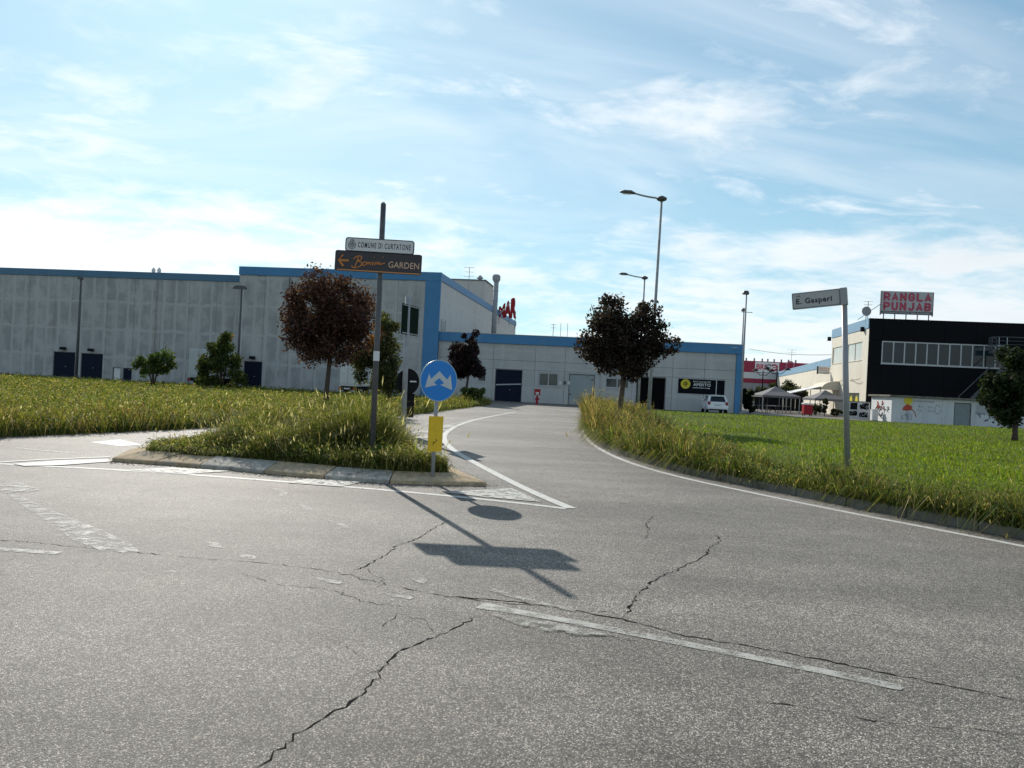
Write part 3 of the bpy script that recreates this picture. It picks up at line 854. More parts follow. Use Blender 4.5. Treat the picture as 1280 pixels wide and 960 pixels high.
def tree(name, label, cat, base, trunk_h, trunk_r, lobes, n_leaf, leaf, cols, weights, lean=(0, 0), group=None, mat=None, sub=26, loose=.0, accents=None, multi=False):
    """lobes: (cx, cy, cz, rx, ry, rz, boxiness) relative to the base"""
    t = thing(name, label, cat, base, 0, group)
    m = MB(); top = Vector((lean[0], lean[1], trunk_h))
    stems = [(0, 0)] if not multi else [(-.10, 0), (.05, .06), (.12, -.05), (0, -.08), (-.04, .1)]
    ends = []
    for sx, sy in stems:
        pts = [Vector((sx, sy, -.05)), Vector((sx * 1.4 + lean[0] * .35, sy * 1.4 + lean[1] * .35, trunk_h * .4)), Vector((sx * 3 + top.x, sy * 3 + top.y, trunk_h))]
        m.tube(pts, [trunk_r * (1.25 if not multi else .6), trunk_r * (.95 if not multi else .5), trunk_r * (.8 if not multi else .4)], 9); ends.append(pts[-1])
    clumps = []
    wl = np.array([l[3] * l[4] * l[5] for l in lobes]); wl = wl / wl.sum()
    for k in range(sub * len(lobes)):
        l = lobes[k % len(lobes)] if k < 4 * len(lobes) else lobes[int(rng.choice(len(lobes), p=wl))]
        pw = l[6]
        while True:
            q = rng.uniform(-1, 1, 3)
            r_ = (np.abs(q) ** pw).sum() ** (1 / pw)
            if r_ < 1 and r_ > .45: break
        clumps.append((l[0] + q[0] * l[3] * .88, l[1] + q[1] * l[4] * .88, l[2] + q[2] * l[5] * .88, (.24 + .2 * rng.random()) * min(l[3], l[5], 1.4)))
    clumps = np.array(clumps)
    for cx, cy, cz, r_ in clumps[:: max(1, len(clumps) // 16)]:
        e = random.choice(ends); tgt = Vector((cx, cy, cz)); mid = e.lerp(tgt, .5) + Vector((random.uniform(-.15, .15), random.uniform(-.15, .15), random.uniform(0, .25)))
        m.tube([e - Vector((0, 0, .12)), mid, tgt], [trunk_r * .42, trunk_r * .2, trunk_r * .07], 5)
    m.build('trunk', M_BARK, t, smooth=True)
    idx = rng.choice(len(clumps), n_leaf, p=(clumps[:, 3] ** 2) / (clumps[:, 3] ** 2).sum())
    dv = rng.normal(size=(n_leaf, 3)); dv /= np.linalg.norm(dv, axis=1)[:, None]
    rr = clumps[idx, 3] * (rng.random(n_leaf) ** .45) * (1 + loose * np.minimum(rng.exponential(.6, n_leaf), 1.6))
    pts = clumps[idx, :3] + dv * rr[:, None]
    pts = pts[pts[:, 2] > .05]; idx = idx[:len(pts)]
    cc = palette(len(pts), cols, weights, .22); cc *= (rng.uniform(.75, 1.25, len(clumps))[idx])[:, None]
    if accents is not None:
        (ax, az, ar, acol) = accents
        k = (np.hypot(pts[:, 0] - ax, pts[:, 2] - az) < ar) & (rng.random(len(pts)) < .75); cc[k] = np.array(acol) * rng.uniform(.7, 1.2, (k.sum(), 1))
    me = raw_mesh('crown', *leaf_cloud(pts, leaf, cc), mat or M_LEAF)
    link('crown', me, t)
    return t


def lobe_px(base, Y, x0, x1, y0, y1, p=2.4, depth=None, off=0.0):
    """ellipsoid that fills this part of the photo at depth Y"""
    a, b = P(x0, (y0 + y1) / 2, Y), P(x1, (y0 + y1) / 2, Y); c, d = P((x0 + x1) / 2, y0, Y), P((x0 + x1) / 2, y1, Y)
    rx = (b.x - a.x) / 2; rz = (c.z - d.z) / 2
    return ((a.x + b.x) / 2 - base.x, Y - base.y + off, (c.z + d.z) / 2 - base.z, rx, depth or rx, rz, p)
def base_at(px, py, Y, z=.12):
    p = P(px, py, Y); return Vector((p.x, Y, z))

PURPLE = [(0.028, 0.017, 0.021), (0.042, 0.022, 0.024), (0.018, 0.013, 0.017), (0.08, 0.045, 0.038)]
b = base_at(407, 500, 36)
tree('red_leaf_tree', 'red brown leaved tree with a boxy crown behind the island sign post', 'tree', b, 2.3, .12,
     [lobe_px(b, 36, 359, 462, 348, 430, 5.5), lobe_px(b, 36, 362, 460, 385, 450, 3.2)], 25000, .080,
     [(0.075, 0.038, 0.034), (0.105, 0.048, 0.038), (0.048, 0.030, 0.030), (0.16, 0.090, 0.060)], [4, 3, 3, 1.2], (.10, 0), 'purple leaved roadside trees', M_LEAF_DARK, 52, .34)
b = base_at(581, 498, 57)
tree('plum_tree', 'small dark purple tree with a narrow round crown near the annex gate', 'tree', b, 2.0, .10,
     [lobe_px(b, 57, 563, 607, 424, 472, 2.8), lobe_px(b, 57, 576, 602, 411, 440, 2.2), lobe_px(b, 57, 563, 605, 430, 474, 2.6)], 14000, .10, PURPLE, [4, 2, 4, .4], (.18, 0), 'purple leaved roadside trees', M_LEAF_DARK, 14, .12)
b = base_at(774, 512, 32)
tree('plum_tree', 'large dark purple tree with a ragged crown beside the tall street lamp', 'tree', b, 2.1, .13,
     [lobe_px(b, 32, 727, 800, 385, 464, 2.6), lobe_px(b, 32, 738, 782, 368, 420, 2.4), lobe_px(b, 32, 775, 834, 378, 462, 2.6), lobe_px(b, 32, 806, 852, 416, 450, 2.2), lobe_px(b, 32, 745, 812, 420, 474, 2.6), lobe_px(b, 32, 790, 822, 376, 420, 2.2)],
     19000, .080, [(0.040, 0.030, 0.028), (0.055, 0.034, 0.030), (0.028, 0.026, 0.020), (0.10, 0.062, 0.048)], [4, 2, 4, 1.0], (.12, 0), 'purple leaved roadside trees', M_LEAF_DARK, 24, .32)
GREENS = [(0.075, 0.085, 0.032), (0.11, 0.112, 0.045), (0.050, 0.062, 0.026), (0.16, 0.13, 0.065)]
b = base_at(486, 498, 44)
tree('shrubby_tree', 'tall green shrubby tree turning orange on one side behind the galvanised post', 'tree', b, 1.4, .09,
     [lobe_px(b, 44, 464, 510, 383, 470, 2.2), lobe_px(b, 44, 443, 505, 422, 496, 2.4), lobe_px(b, 44, 474, 521, 435, 498, 2.4)], 15000, .085, GREENS, [4, 3, 3, 1], (0, 0), None, M_LEAF, 16, .25,
     accents=(-1.15, 3.9, .8, (0.30, 0.12, 0.03)))
b = base_at(276, 486, 58)
tree('leafy_bush', 'tall dense green bush with one orange branch in front of the warehouse', 'bush', b, 1.2, .09,
     [lobe_px(b, 58, 248, 305, 428, 494, 2.5), lobe_px(b, 58, 262, 300, 411, 450, 2.1)], 9000, .11, [(0.055, 0.075, 0.022), (0.085, 0.10, 0.03), (0.03, 0.05, 0.018)], [3, 3, 2], (0, 0), None, M_LEAF, 18, .15,
     accents=(1.15, 3.9, .42, (0.40, 0.19, 0.03)), multi=True)
b = base_at(191, 483, 55)
tree('open_shrub', 'small open green shrub with thin stems on the meadow', 'bush', b, 1.0, .10,
     [lobe_px(b, 55, 168, 204, 445, 472, 2.0), lobe_px(b, 55, 186, 221, 436, 466, 2.0)], 2300, .12, [(0.06, 0.10, 0.03), (0.09, 0.13, 0.04)], [1, 1], (0, 0), None, M_LEAF, 12, .5, multi=True)
b = base_at(588, 500, 55)
tree('leafy_bush', 'low leafy green bush at the foot of the small purple tree', 'bush', b, .5, .05,
     [lobe_px(b, 55, 574, 610, 483, 503, 2.2)], 2600, .10, [(0.07, 0.10, 0.03), (0.10, 0.12, 0.05)], [1, 1], (0, 0), None, M_LEAF, 18, .4, multi=True)
b = base_at(1268, 552, 36)
tree('dark_tree', 'dark leafy green tree at the right edge in front of the black building', 'tree', b, 1.0, .13,
     [lobe_px(b, 36, 1234, 1300, 432, 530, 2.2), lobe_px(b, 36, 1228, 1285, 470, 538, 2.3), lobe_px(b, 36, 1270, 1325, 430, 535, 2.2)], 14000, .095,
     [(0.022, 0.035, 0.014), (0.038, 0.052, 0.022), (0.014, 0.022, 0.012), (0.07, 0.08, 0.045)], [4, 2, 3, .5], (0, 0), None, M_LEAF_DARK, 18, .2)
OLIVE = [(0.06, 0.075, 0.035), (0.095, 0.105, 0.055), (0.035, 0.045, 0.022)]
b = base_at(955, 510, 100, 0)
tree('leafy_bush', 'olive green tree top rising behind the grey gazebo', 'bush', b, 1.5, .1, [lobe_px(b, 100, 936, 976, 479, 505, 2.2)], 2600, .16, OLIVE, [2, 1, 2], (0, 0), None, M_LEAF, 16, .2)
b = base_at(990, 510, 98, 0)
tree('leafy_bush', 'olive green bush against the cream wall', 'bush', b, 1.5, .1, [lobe_px(b, 98, 972, 1006, 477, 505, 2.2)], 2600, .16, OLIVE, [2, 2, 1], (0, 0), None, M_LEAF, 16, .25)
b = base_at(937, 516, 72, 0)
tree('dark_hedge', 'dark clipped hedge beside the blue corner of the annex', 'hedge', b, .6, .08, [lobe_px(b, 72, 927, 946, 482, 516, 4.0)], 4200, .10, [(0.014, 0.022, 0.010), (0.022, 0.032, 0.014)], [1, 1], (0, 0), None, M_LEAF_DARK, 20, .05)


# ------------------------------------------------------------------ buildings
def wall_panels(parent, fr, xs, zs, openings, mat, name='panel', t=0.14, gap=0.012, off=0.0):
    """precast panels: one object per cell of the xs * zs grid, with openings (x0,x1,z0,z1) cut out"""
    for x0, x1 in zip(xs[:-1], xs[1:]):
        for z0, z1 in zip(zs[:-1], zs[1:]):
            a0, a1, c0, c1 = x0 + gap, x1 - gap, z0 + gap, z1 - gap
            rects = [(a0, a1, c0, c1)]
            for (p0, p1, q0, q1) in openings:
                nxt = []
                for (r0, r1, s0, s1) in rects:
                    i0, i1, j0, j1 = max(r0, p0), min(r1, p1), max(s0, q0), min(s1, q1)
                    if i0 >= i1 or j0 >= j1: nxt.append((r0, r1, s0, s1)); continue
                    if r0 < i0: nxt.append((r0, i0, s0, s1))
                    if i1 < r1: nxt.append((i1, r1, s0, s1))
                    if s0 < j0: nxt.append((i0, i1, s0, j0))
                    if j1 < s1: nxt.append((i0, i1, j1, s1))
                rects = nxt
            rects = [r for r in rects if r[1] - r[0] > .02 and r[3] - r[2] > .02]
            if rects:
                m = MB()
                for r0, r1, s0, s1 in rects: m.box(r0, r1, off, off + t, s0, s1)
                m.build(name, mat, parent, fr)
def lin(a, b, n): return [a + (b - a) * i / n for i in range(n + 1)]
def rect_px(fr, x0, y0, x1, y1, off=0.0):
    """rectangle on a wall from two photo corners"""
    a = fr.at(x0, y0, off); b = fr.at(x1, y1, off)
    return (a[0], b[0], b[1], a[1])
def window(parent, fr, r, n, frame_mat=None, glass=None, rows=1, fw=.06, deep=.09, name='window'):
    x0, x1, z0, z1 = r; fm = frame_mat or M_FRAMEGREY
    m = MB()
    m.box(x0, x1, deep - .05, deep + .03, z0, z0 + fw).box(x0, x1, deep - .05, deep + .03, z1 - fw, z1)
    cuts = lin(x0 + fw / 2, x1 - fw / 2, n)
    for c in cuts: m.box(c - fw / 2, c + fw / 2, deep - .047, deep + .027, z0 + fw, z1 - fw)
    w = m.build(name, fm, parent, fr)
    for a, b in zip(cuts[:-1], cuts[1:]):
        MB().box(a + fw / 2, b - fw / 2, deep, deep + .012, z0 + fw, z1 - fw).build('pane', glass or M_GLASS, w)
    MB().box(x0 - .05, x1 + .05, -.05, .06, z0 - .05, z0).build('sill', fm, w)
    return w
def steel_door(parent, fr, r, mat, ribs=5, deep=.10, name='door', leaf=2, handle=True):
    x0, x1, z0, z1 = r
    m = MB(); m.box(x0, x1, deep, deep + .05, z0, z1)
    for i in range(1, ribs):
        z = z0 + (z1 - z0) * i / ribs; m.box(x0 + .05, x1 - .05, deep - .012, deep, z - .02, z + .02)
    d = m.build(name, mat, parent, fr)
    m = MB(); m.box(x0, x0 + .07, deep - .04, deep + .02, z0, z1).box(x1 - .07, x1, deep - .04, deep + .02, z0, z1).box(x0 + .07, x1 - .07, deep - .04, deep + .02, z1 - .07, z1)
    m.build('door_frame', M_POLE, d)
    if handle:
        xm = (x0 + x1) / 2 + .08
        MB().box(xm, xm + .12, deep - .07, deep - .013, z0 + 1.02, z0 + 1.06).build('handle', M_FRAMEGREY, d)
    return d
def wall_lamp(parent, fr, x, z):
    m = MB(); m.box(x - .06, x + .06, -.10, 0, z - .05, z + .1); m.prism([(x - .28, z - .05), (x + .28, z - .05), (x + .2, z + .22), (x - .2, z + .22)], -.42, -.10)
    return m.build('wall_lamp', M_BLACK, parent, fr)

# ---- big warehouse on the left
cA = P(543.7, 480, 70)
FA = Frame(cA, -8)                    # front
FA2 = Frame(FA.w(0, 1.2, 0), -8)      # recessed left block
FAS = Frame(cA, 82)                   # side wall that runs away from the road
wh = thing('warehouse', 'long grey concrete warehouse with blue fascia and navy doors at left', 'building', cA.xy.to_3d())
HA = FA.at(543.7, 340.5)[1]; XT = FA.at(297, 400)[0]
HL = FA2.at(297, 344)[1]; XL = FA2.at(0, 400)[0] - 14
fas_h = .78
colw = FA.at(530, 400)[0]
dT = [rect_px(FA, 305, 451, 326.5, 483)]
dT = [(r[0], r[1], .05, r[3]) for r in dT]
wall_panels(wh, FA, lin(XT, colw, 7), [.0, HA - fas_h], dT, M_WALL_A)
for r in dT: steel_door(wh, FA, r, M_NAVY, 6)
wall_lamp(wh, FA, (dT[0][0] + dT[0][1]) / 2, dT[0][3] + .25)
MB().box(colw + .01, 0.10, -.10, .14, 0, HA - fas_h).build('corner_pillar', M_BLUE, wh, FA)
MB().box(XT - .05, .12, -.12, .2, HA - fas_h + .003, HA).build('fascia', M_BLUE, wh, FA)
dL = [rect_px(FA2, 67, 439, 93, 468), rect_px(FA2, 101.5, 441, 127.5, 470)]
dL = [(r[0], r[1], .05, r[3]) for r in dL]
pL = rect_px(FA2, 141, 459, 148, 472); pL = (pL[0], pL[1] + .2, .05, pL[3])
pL2 = (pL[1] + .25, pL[1] + 1.2, .05, pL[3])
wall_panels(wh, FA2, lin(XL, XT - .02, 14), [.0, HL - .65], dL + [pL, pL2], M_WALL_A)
for r in dL: steel_door(wh, FA2, r, M_NAVY, 6); wall_lamp(wh, FA2, (r[0] + r[1]) / 2, r[3] + .25)
steel_door(wh, FA2, pL, M_WHITE, 2, leaf=1); steel_door(wh, FA2, pL2, M_NAVY, 2)
MB().box(XL, XT - .06, -.10, .25, HL - .65 + .003, HL).build('fascia', M_BLUE_PALE, wh, FA2)
dp = FA2.at(195, 400)[0]
MB().tube([(dp, -.14, .1), (dp, -.14, HL - .7)], .05, 8).build('downpipe', M_KERB_B, wh, FA2)
dp = FA.at(360, 400)[0]
MB().tube([(dp, -.1, 3.6), (dp, -.1, HA - .9)], .05, 8).build('downpipe', M_POLE, wh, FA)
# backing behind joints and roofs
LS = FAS.at(645, 400)[0]
MB().box(XT + .02, -.16, .16, 48, 0, HA - .25).build('wall_core', M_JOINT, wh, FA)
MB().box(XL + .02, XT - .02, 1.36, 48, 0, HL - .25).build('wall_core', M_JOINT, wh, FA)
MB().box(XT + .02, XT + .16, .2, 48, 0, HA - .27).build('return_wall', M_WALL_A, wh, FA)
MB().box(XT, -.2, .2, 48, HA - .248, HA - .12).build('roof', M_ROOF, wh, FA)
MB().box(XL, XT, 1.5, 48, HL - .248, HL - .12).build('roof', M_ROOF, wh, FA)
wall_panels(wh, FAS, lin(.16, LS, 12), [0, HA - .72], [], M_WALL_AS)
MB().box(.16, LS, .16, 3, 0, HA - .75).build('wall_core', M_JOINT, wh, FAS)
MB().box(.13, LS + .05, -.08, .25, HA - .715, HA).build('fascia', M_BLUE, wh, FAS)
# safety ladder up the side wall
m = MB()
lx0, lx1 = 1.0, 2.4
lz0, lz1 = 2.5, FAS.at(549, 398)[1]
for xx in (lx0, lx1):
    m.tube([(xx, -.12, lz0), (xx, -.12, lz1)], .035, 6)
z = lz0 + .2
while z < lz1: m.tube([(lx0, -.12, z), (lx1, -.12, z)], .02, 5); z += .33
m.build('ladder', M_GALV, wh, FAS)
# round vents on the roof edge
for px in (192, 199):
    p = P(px, 337.5, 78); q = p - wh.location
    m = MB(); m.tube([q + Vector((0, 0, -.6)), q + Vector((0, 0, 0)), q + Vector((0, 0, .25))], [.12, .2, .05], 10); m.build('roof_vent', M_OFFWHITE, wh, smooth=True)

# tower on the warehouse roof
cT = P(604, 400, 97); FT = Frame(cT, -8); FTS = Frame(cT, 82)
tw = thing('roof_plant_tower', 'pale box shaped plant tower on the warehouse roof', 'tower', Vector((cT.x, cT.y, HA)))
tz = FT.at(604, 351)[1]; tx = FT.at(562, 351)[0]
m = MB().box(tx, 0, 0, 9, HA - .12, tz); o = m.build('wall', pm('pale_render', (.52, .50, .46), .85, .06, .8), tw, FT)
m = MB().box(tx - .12, .12, -.12, 9.1, tz + .003, tz + .14); o = m.build('roof', M_ROOF, tw, FT)
q = P(600, 348, 99)
m = MB(); m.tube([(0, 0, tz + .14 - HA), (0, 0, tz + .5 - HA)], .22, 10).tube([(0, 0, tz + .5 - HA), (0, 0, tz + .62 - HA), (0, 0, tz + .95 - HA)], [.42, .42, .08], 10)
o = m.build('vent_cowl', M_GALV, tw, smooth=False); o.location = (q.x - cT.x, q.y - cT.y, 0)

def antenna(label, p, base_z, n=4, w=.9, mat=None):
    t = thing('tv_antenna', label, 'antenna', (p.x, p.y, base_z))
    H = p.z - base_z
    MB().tube([(0, 0, -.05), (0, 0, H)], .035, 6).build('mast', mat or M_GALV, t)
    for i in range(n):
        z = H * (1 - .16 * i) - .05; ww = w * (1 - .12 * (i % 2))
        MB().tube([(-ww / 2, -.05, z), (ww / 2, .05, z + .03)], .018, 5).build('boom', M_GALV, t)
    return t
antenna('thin rooftop aerial standing on the warehouse beside the pale tower', P(587, 334, 86), HA - .15, 4, 1.2)

# steel flue rising from the annex roof along the side wall
f0 = P(617, 418, 88); f1 = P(620.5, 352, 88)
fl = thing('flue_pipe', 'tall galvanised flue pipe with a hexagonal cap against the warehouse side wall', 'flue', (f0.x, f0.y, 5.6))
top = f1.z - 5.6
MB().tube([(0, 0, -.2), (0, 0, top)], .29, 14).build('pipe', M_GALV, fl, smooth=True)
for k in range(1, 7):
    MB().tube([(0, 0, top * k / 7 - .04), (0, 0, top * k / 7 + .04)], .315, 14).build('pipe_collar', M_GALV, fl)
MB().tube([(0, 0, top - .1), (0, 0, top + .25), (0, 0, top + .6), (0, 0, top + .8)], [.32, .52, .52, .3], 6).build('cap', M_GALV, fl)

# red letters seen at an angle on the far roof edge
pr = P(623, 392, 104)
rl = thing('roof_letters', 'slanting red rooftop letters held by a white strut behind the flue', 'sign', (pr.x, pr.y, pr.z), R(-8))
mt = text_mesh('MAR', 1, 1, 0.0, bold=.07, spacing=1.0)
W_ = (644.5 - 622) / FPX * 104; Hh = (394 - 371) / FPX * 104
mt.v = [(x * W_, 0, -.25 + (z - .35) * Hh * (.55 + .72 * x) + x * Hh * .22 + .25) for x, _, z in mt.v]
k = len(mt.v); nf = list(mt.f)
mt.v += [(x, .25, z) for x, _, z in mt.v]; mt.f += [tuple(i + k for i in f) for f in nf]
bm = bmesh.new(); vv = [bm.verts.new(v) for v in mt.v[:k]]
for f in nf:
    try: bm.faces.new([vv[i] for i in f])
    except ValueError: pass
ex = bmesh.ops.extrude_face_region(bm, geom=bm.faces[:])
bmesh.ops.translate(bm, vec=(0, .25, 0), verts=[e for e in ex['geom'] if isinstance(e, bmesh.types.BMVert)])
me = bpy.data.meshes.new('letters'); bm.to_mesh(me); bm.free(); me.materials.append(M_RED); link('letters', me, rl)
MB().tube([(-.1, -.06, -.35), (W_ * .65, -.06, Hh * .62)], .05, 6).build('strut', M_WHITE, rl)
MB().tube([(W_ * .62, .1, -1.6), (W_ * .62, .1, .6)], .06, 6).build('post', M_GALV, rl)
MB().tube([(W_ * .95, .1, -1.9), (W_ * .95, .1, .4)], .06, 6).build('post', M_GALV, rl)
MB().tube([(.1, .1, -1.4), (.1, .1, .0)], .06, 6).build('post', M_GALV, rl)

# ---- low annex
cB = P(545.5, 480, 70.4); FB = Frame(cB, -6)
an = thing('annex_building', 'low grey concrete building with bright blue fascia across the road end', 'building', cB.xy.to_3d())
HB = FB.at(640, 418.7)[1]; XB = FB.at(928, 470)[0]; FH = .82
z1 = FB.at(620, 460.5)[1]; z2 = FB.at(620, 449.5)[1]
opn = {k: rect_px(FB, *v) for k, v in {'gate': (619.5, 461, 651.5, 500), 'win': (673.5, 465.5, 697.5, 483.5), 'door': (711.5, 467, 742, 506), 'win2': (757, 472, 786, 486), 'open': (796, 470, 831, 507), 'win0': (598, 461, 607, 477)}.items()}
for k in ('gate', 'door', 'open'): a = opn[k]; opn[k] = (a[0], a[1], .03, a[3])
pil = FB.at(919.5, 470)[0]
xs = [0.02, opn['gate'][0] - .25, opn['gate'][1] + 1.1, FB.at(705, 480)[0], FB.at(750, 480)[0], FB.at(790, 480)[0], FB.at(840, 480)[0], FB.at(880, 480)[0], pil - .01]
wall_panels(an, FB, xs, [0, z1, z2, HB - FH], list(opn.values()), M_WALL_B)
MB().box(.02, pil, .17, 26, 0, HB - .3).build('wall_core', M_JOINT, an, FB)
MB().box(pil, XB, -.10, .5, 0, HB - FH).build('corner_pillar', M_BLUE, an, FB)
MB().box(XB - .5, XB - .01, .5, 26, 0, HB - FH).build('side_wall', M_BLUE, an, FB)
MB().box(.0, XB + .03, -.14, .3, HB - FH + .003, HB).build('fascia', M_BLUE, an, FB)
MB().box(XB - .3, XB + .027, .3, 26, HB - FH + .003, HB - .004).build('fascia', M_BLUE, an, FB)
MB().box(0, XB - .3, .3, 26, HB - .298, HB - .15).build('roof', M_ROOF, an, FB)
MB().box(-.05, XB, -.17, .3, HB + .003, HB + .05).build('coping', M_FRAMEGREY, an, FB)
lettering('1960', FB.at(917, 435)[0] - .2, HB - .32, .5, .13, M_OFFWHITE, an, FB, -.145)
# gate with two panels and a light strip
g = steel_door(an, FB, opn['gate'], M_NAVY, 4, deep=.12, name='gate')
r = opn['gate']; MB().prism([(r[0] + .1, 1.42), (r[1] - .1, 1.58), (r[1] - .1, 1.68), (r[0] + .1, 1.52)], .08, .105).build('rail', M_FRAMEGREY, g)
window(an, FB, opn['win'], 2, fw=.09)
window(an, FB, opn['win2'], 2, fw=.09); window(an, FB, opn['win0'], 1, fw=.06)
d = steel_door(an, FB, opn['door'], M_GREYDOOR, 2, deep=.05, name='sliding_door')
r = opn['door']
for (fx, fz) in ((.08, .9), (.9, .9), (.9, 2.3)):
    MB().box(r[0] + (r[1] - r[0]) * fx - .06, r[0] + (r[1] - r[0]) * fx + .06, .0, .045, fz, fz + .1).build('latch', M_BLACK, d)
MB().box(r[0] - .15, r[1] + .15, -.05, -.005, r[3], r[3] + .12).build('door_track', M_FRAMEGREY, d)
r = opn['open']
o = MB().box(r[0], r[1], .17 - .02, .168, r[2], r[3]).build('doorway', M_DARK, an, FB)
MB().box(r[0], r[0] + .08, -.02, .14, 0, r[3]).box(r[1] - .08, r[1], -.02, .14, 0, r[3]).box(r[0] + .08, r[1] - .08, -.02, .14, r[3] - .1, r[3]).build('door_frame', M_POLE, o)
xm = (r[0] + r[1]) / 2
MB().box(xm - .04, xm + .04, .05, .13, 0, r[3] - .1).build('mullion', M_FRAMEGREY, o)
# posters beside the window
for k, px in enumerate((700.5, 706, 711)):
    a = FB.at(px, 478); MB().box(a[0] - .12, a[0] + .12, -.02, -.003, a[1] - .2, a[1] + .12).build('notice', M_OFFWHITE if k != 1 else M_POLE, an, FB)
# black banner
bx0, bx1, bz0, bz1 = rect_px(FB, 848.3, 473, 905, 494)
bn = thing('banner', 'black banner with yellow disc reading APERTO on the annex wall', 'banner', FB.w(bx0, -.05, bz0), FB.a)
bw, bh = bx1 - bx0, bz1 - bz0
M_BAN = pm('banner_vinyl', (.006, .008, .012), .8, .15, spec=.08)
M_YEL = pm('yellow_vinyl', (.62, .52, .03), .5, .1)
MB().box(0, bw, -.02, .03, 0, bh).build('board', M_BAN, bn)
MB().prism([(bw * .155 + math.cos(a) * bh * .33, bh * .64 + math.sin(a) * bh * .33) for a in lin(0, 2 * math.pi, 24)[:-1]], -.028, -.02).build('disc', M_YEL, bn)
strokes([[(bw * .155 + math.cos(a) * bh * .12 * s, bh * .66 + math.sin(a) * bh * .12 * s) for a in lin(0, 2 * math.pi, 12)] for s in (1, .55)], .035, -.03, 'emblem', pm('dark_yellow', (.28, .22, .02), .6), bn)
lettering('RISTORANTE', bw * .32, bh * .77, bw * .38, bh * .12, M_OFFWHITE, bn, y=-.022)
lettering('APERTO', bw * .32, bh * .53, bw * .38, bh * .20, M_OFFWHITE, bn, y=-.022, bold=.02)
MB().box(bw * .31, bw * .66, -.03, -.02, bh * .395, bh * .43).prism([(bw * .66, bh * .35), (bw * .69, bh * .412), (bw * .66, bh * .475)], -.03, -.02).build('arrow', M_OFFWHITE, bn)
MB().box(bw * .815, bw * .83, -.03, -.02, 0, bh).build('seam', M_OFFWHITE, bn)
# roof bits of the annex
antenna('small bent aerial on the annex roof', P(692, 405, 82), HB - .2, 2, .6)
for k, px in enumerate((701, 709.5)):
    p = P(px, 409, 80); t = thing('roof_rod', ['thin lightning rod on the annex roof, left of two', 'thin lightning rod on the annex roof, right of two'][k], 'rod', (p.x, p.y, HB - .2))
    MB().tube([(0, 0, 0), (0, 0, p.z - HB + .6)], .025, 5).build('rod', M_GALV, t); MB().tube([(0, 0, -.02), (0, 0, .12)], .1, 8).build('rod_base', M_GALV, t)
p = P(705, 419, 80); t = thing('roof_skylight', 'pale domed skylight on the annex roof', 'skylight', (p.x, p.y, HB - .16))
MB().tube([(0, 0, 0), (0, 0, .55)], .9, 20).build('skylight_base', M_OFFWHITE, t); MB().tube([(0, 0, .55), (0, 0, .75), (0, 0, .88), (0, 0, .93)], [.95, .8, .5, .06], 20).build('dome', M_OFFWHITE, t, smooth=True)

# ---- restaurant: black cladding in front, cream side
cD = P(1083, 480, 73); FD = Frame(cD, -8.5); FDS = Frame(cD, -99.5)
rs = thing('restaurant_building', 'black clad two storey building with a long strip window and cream side wall', 'building', cD.xy.to_3d())
HD = FD.at(1083, 397.5)[1]; XD = 24.0
LD = -FDS.at(1040, 430)[0]
wz = FD.at(1102, 426)[1], FD.at(1102, 454.5)[1]
wx0 = FD.at(1102, 440)[0]; wx1 = FD.at(1260, 440)[0]
strip = (wx0, wx1, wz[1], wz[0])
wall_panels(rs, FD, [0.02] + lin(wx0, wx1, 4) + [wx1 + 3, XD], [0, wz[1] - .02, wz[0] + .02, HD - .1], [strip], M_CLAD, gap=.012)
MB().box(-.02, XD, -.06, .25, HD - .10, HD).build('coping', M_BLACK, rs, FD)
MB().box(.9, XD, .15, LD - .1, 0, HD - .15).build('wall_core', M_BLACK, rs, FD)
M_GLASS2 = glass_material('strip_glass', (0.018, 0.034, 0.040))
M_GLASS2.node_tree.nodes['Principled BSDF'].inputs['Specular IOR Level'].default_value = .3
window(rs, FD, strip, 11, fw=.11, glass=M_GLASS2, name='strip_window', deep=.06)
# side wall (local x is negative away from the corner)
s1 = rect_px(FDS, 1040.8, 439, 1051.5, 455); s2 = rect_px(FDS, 1059.5, 431, 1077, 450)
sz = s2[3]; sb = s2[2]
s1 = (s1[0], s1[1], sb, sz); s2 = (s2[0], s2[1], sb, sz)
dw = rect_px(FDS, 1059.5, 491, 1073.5, 507)
dw = (dw[0], dw[1], .35, dw[3])
wall_panels(rs, FDS, [-LD, -LD / 2, -.02], [0, HD - .95], [s1, s2, dw], M_CREAM, gap=.004)
MB().box(-LD, -.6, .15, 1.5, 0, HD - 1.0).build('wall_core', M_CREAM, rs, FDS)
MB().box(-LD - .05, -.07, -.06, .3, HD - .947, HD - .004).build('fascia', pm('pale_blue_fascia', (.16, .30, .42), .6, .1), rs, FDS)
M_GLASS3 = glass_material('pale_glass', (0.50, 0.51, 0.45))
window(rs, FDS, s1, 1, M_CREAM, M_GLASS3, fw=.05); window(rs, FDS, s2, 2, M_CREAM, M_GLASS3, fw=.05)
o = window(rs, FDS, dw, 2, M_POLE, pm('green_panel', (.05, .07, .035), .5), fw=.08)
for k in (.27, .73):
    cx = dw[0] + (dw[1] - dw[0]) * k; cz = (dw[2] + dw[3]) / 2
    MB().prism([(cx + math.cos(a) * (dw[1] - dw[0]) * .12, cz + math.sin(a) * (dw[3] - dw[2]) * .36) for a in lin(0, 2 * math.pi, 18)[:-1]], .055, .075).build('yellow_panel', M_YEL, o)
for px, py in ((1080.5, 412), (1038.7, 424)):
    a = FDS.at(px, py); MB().box(a[0] - .15, a[0] + .15, -.35, -.0, a[1] - .2, a[1] + .25).build('floodlight', M_BLACK, rs, FDS)
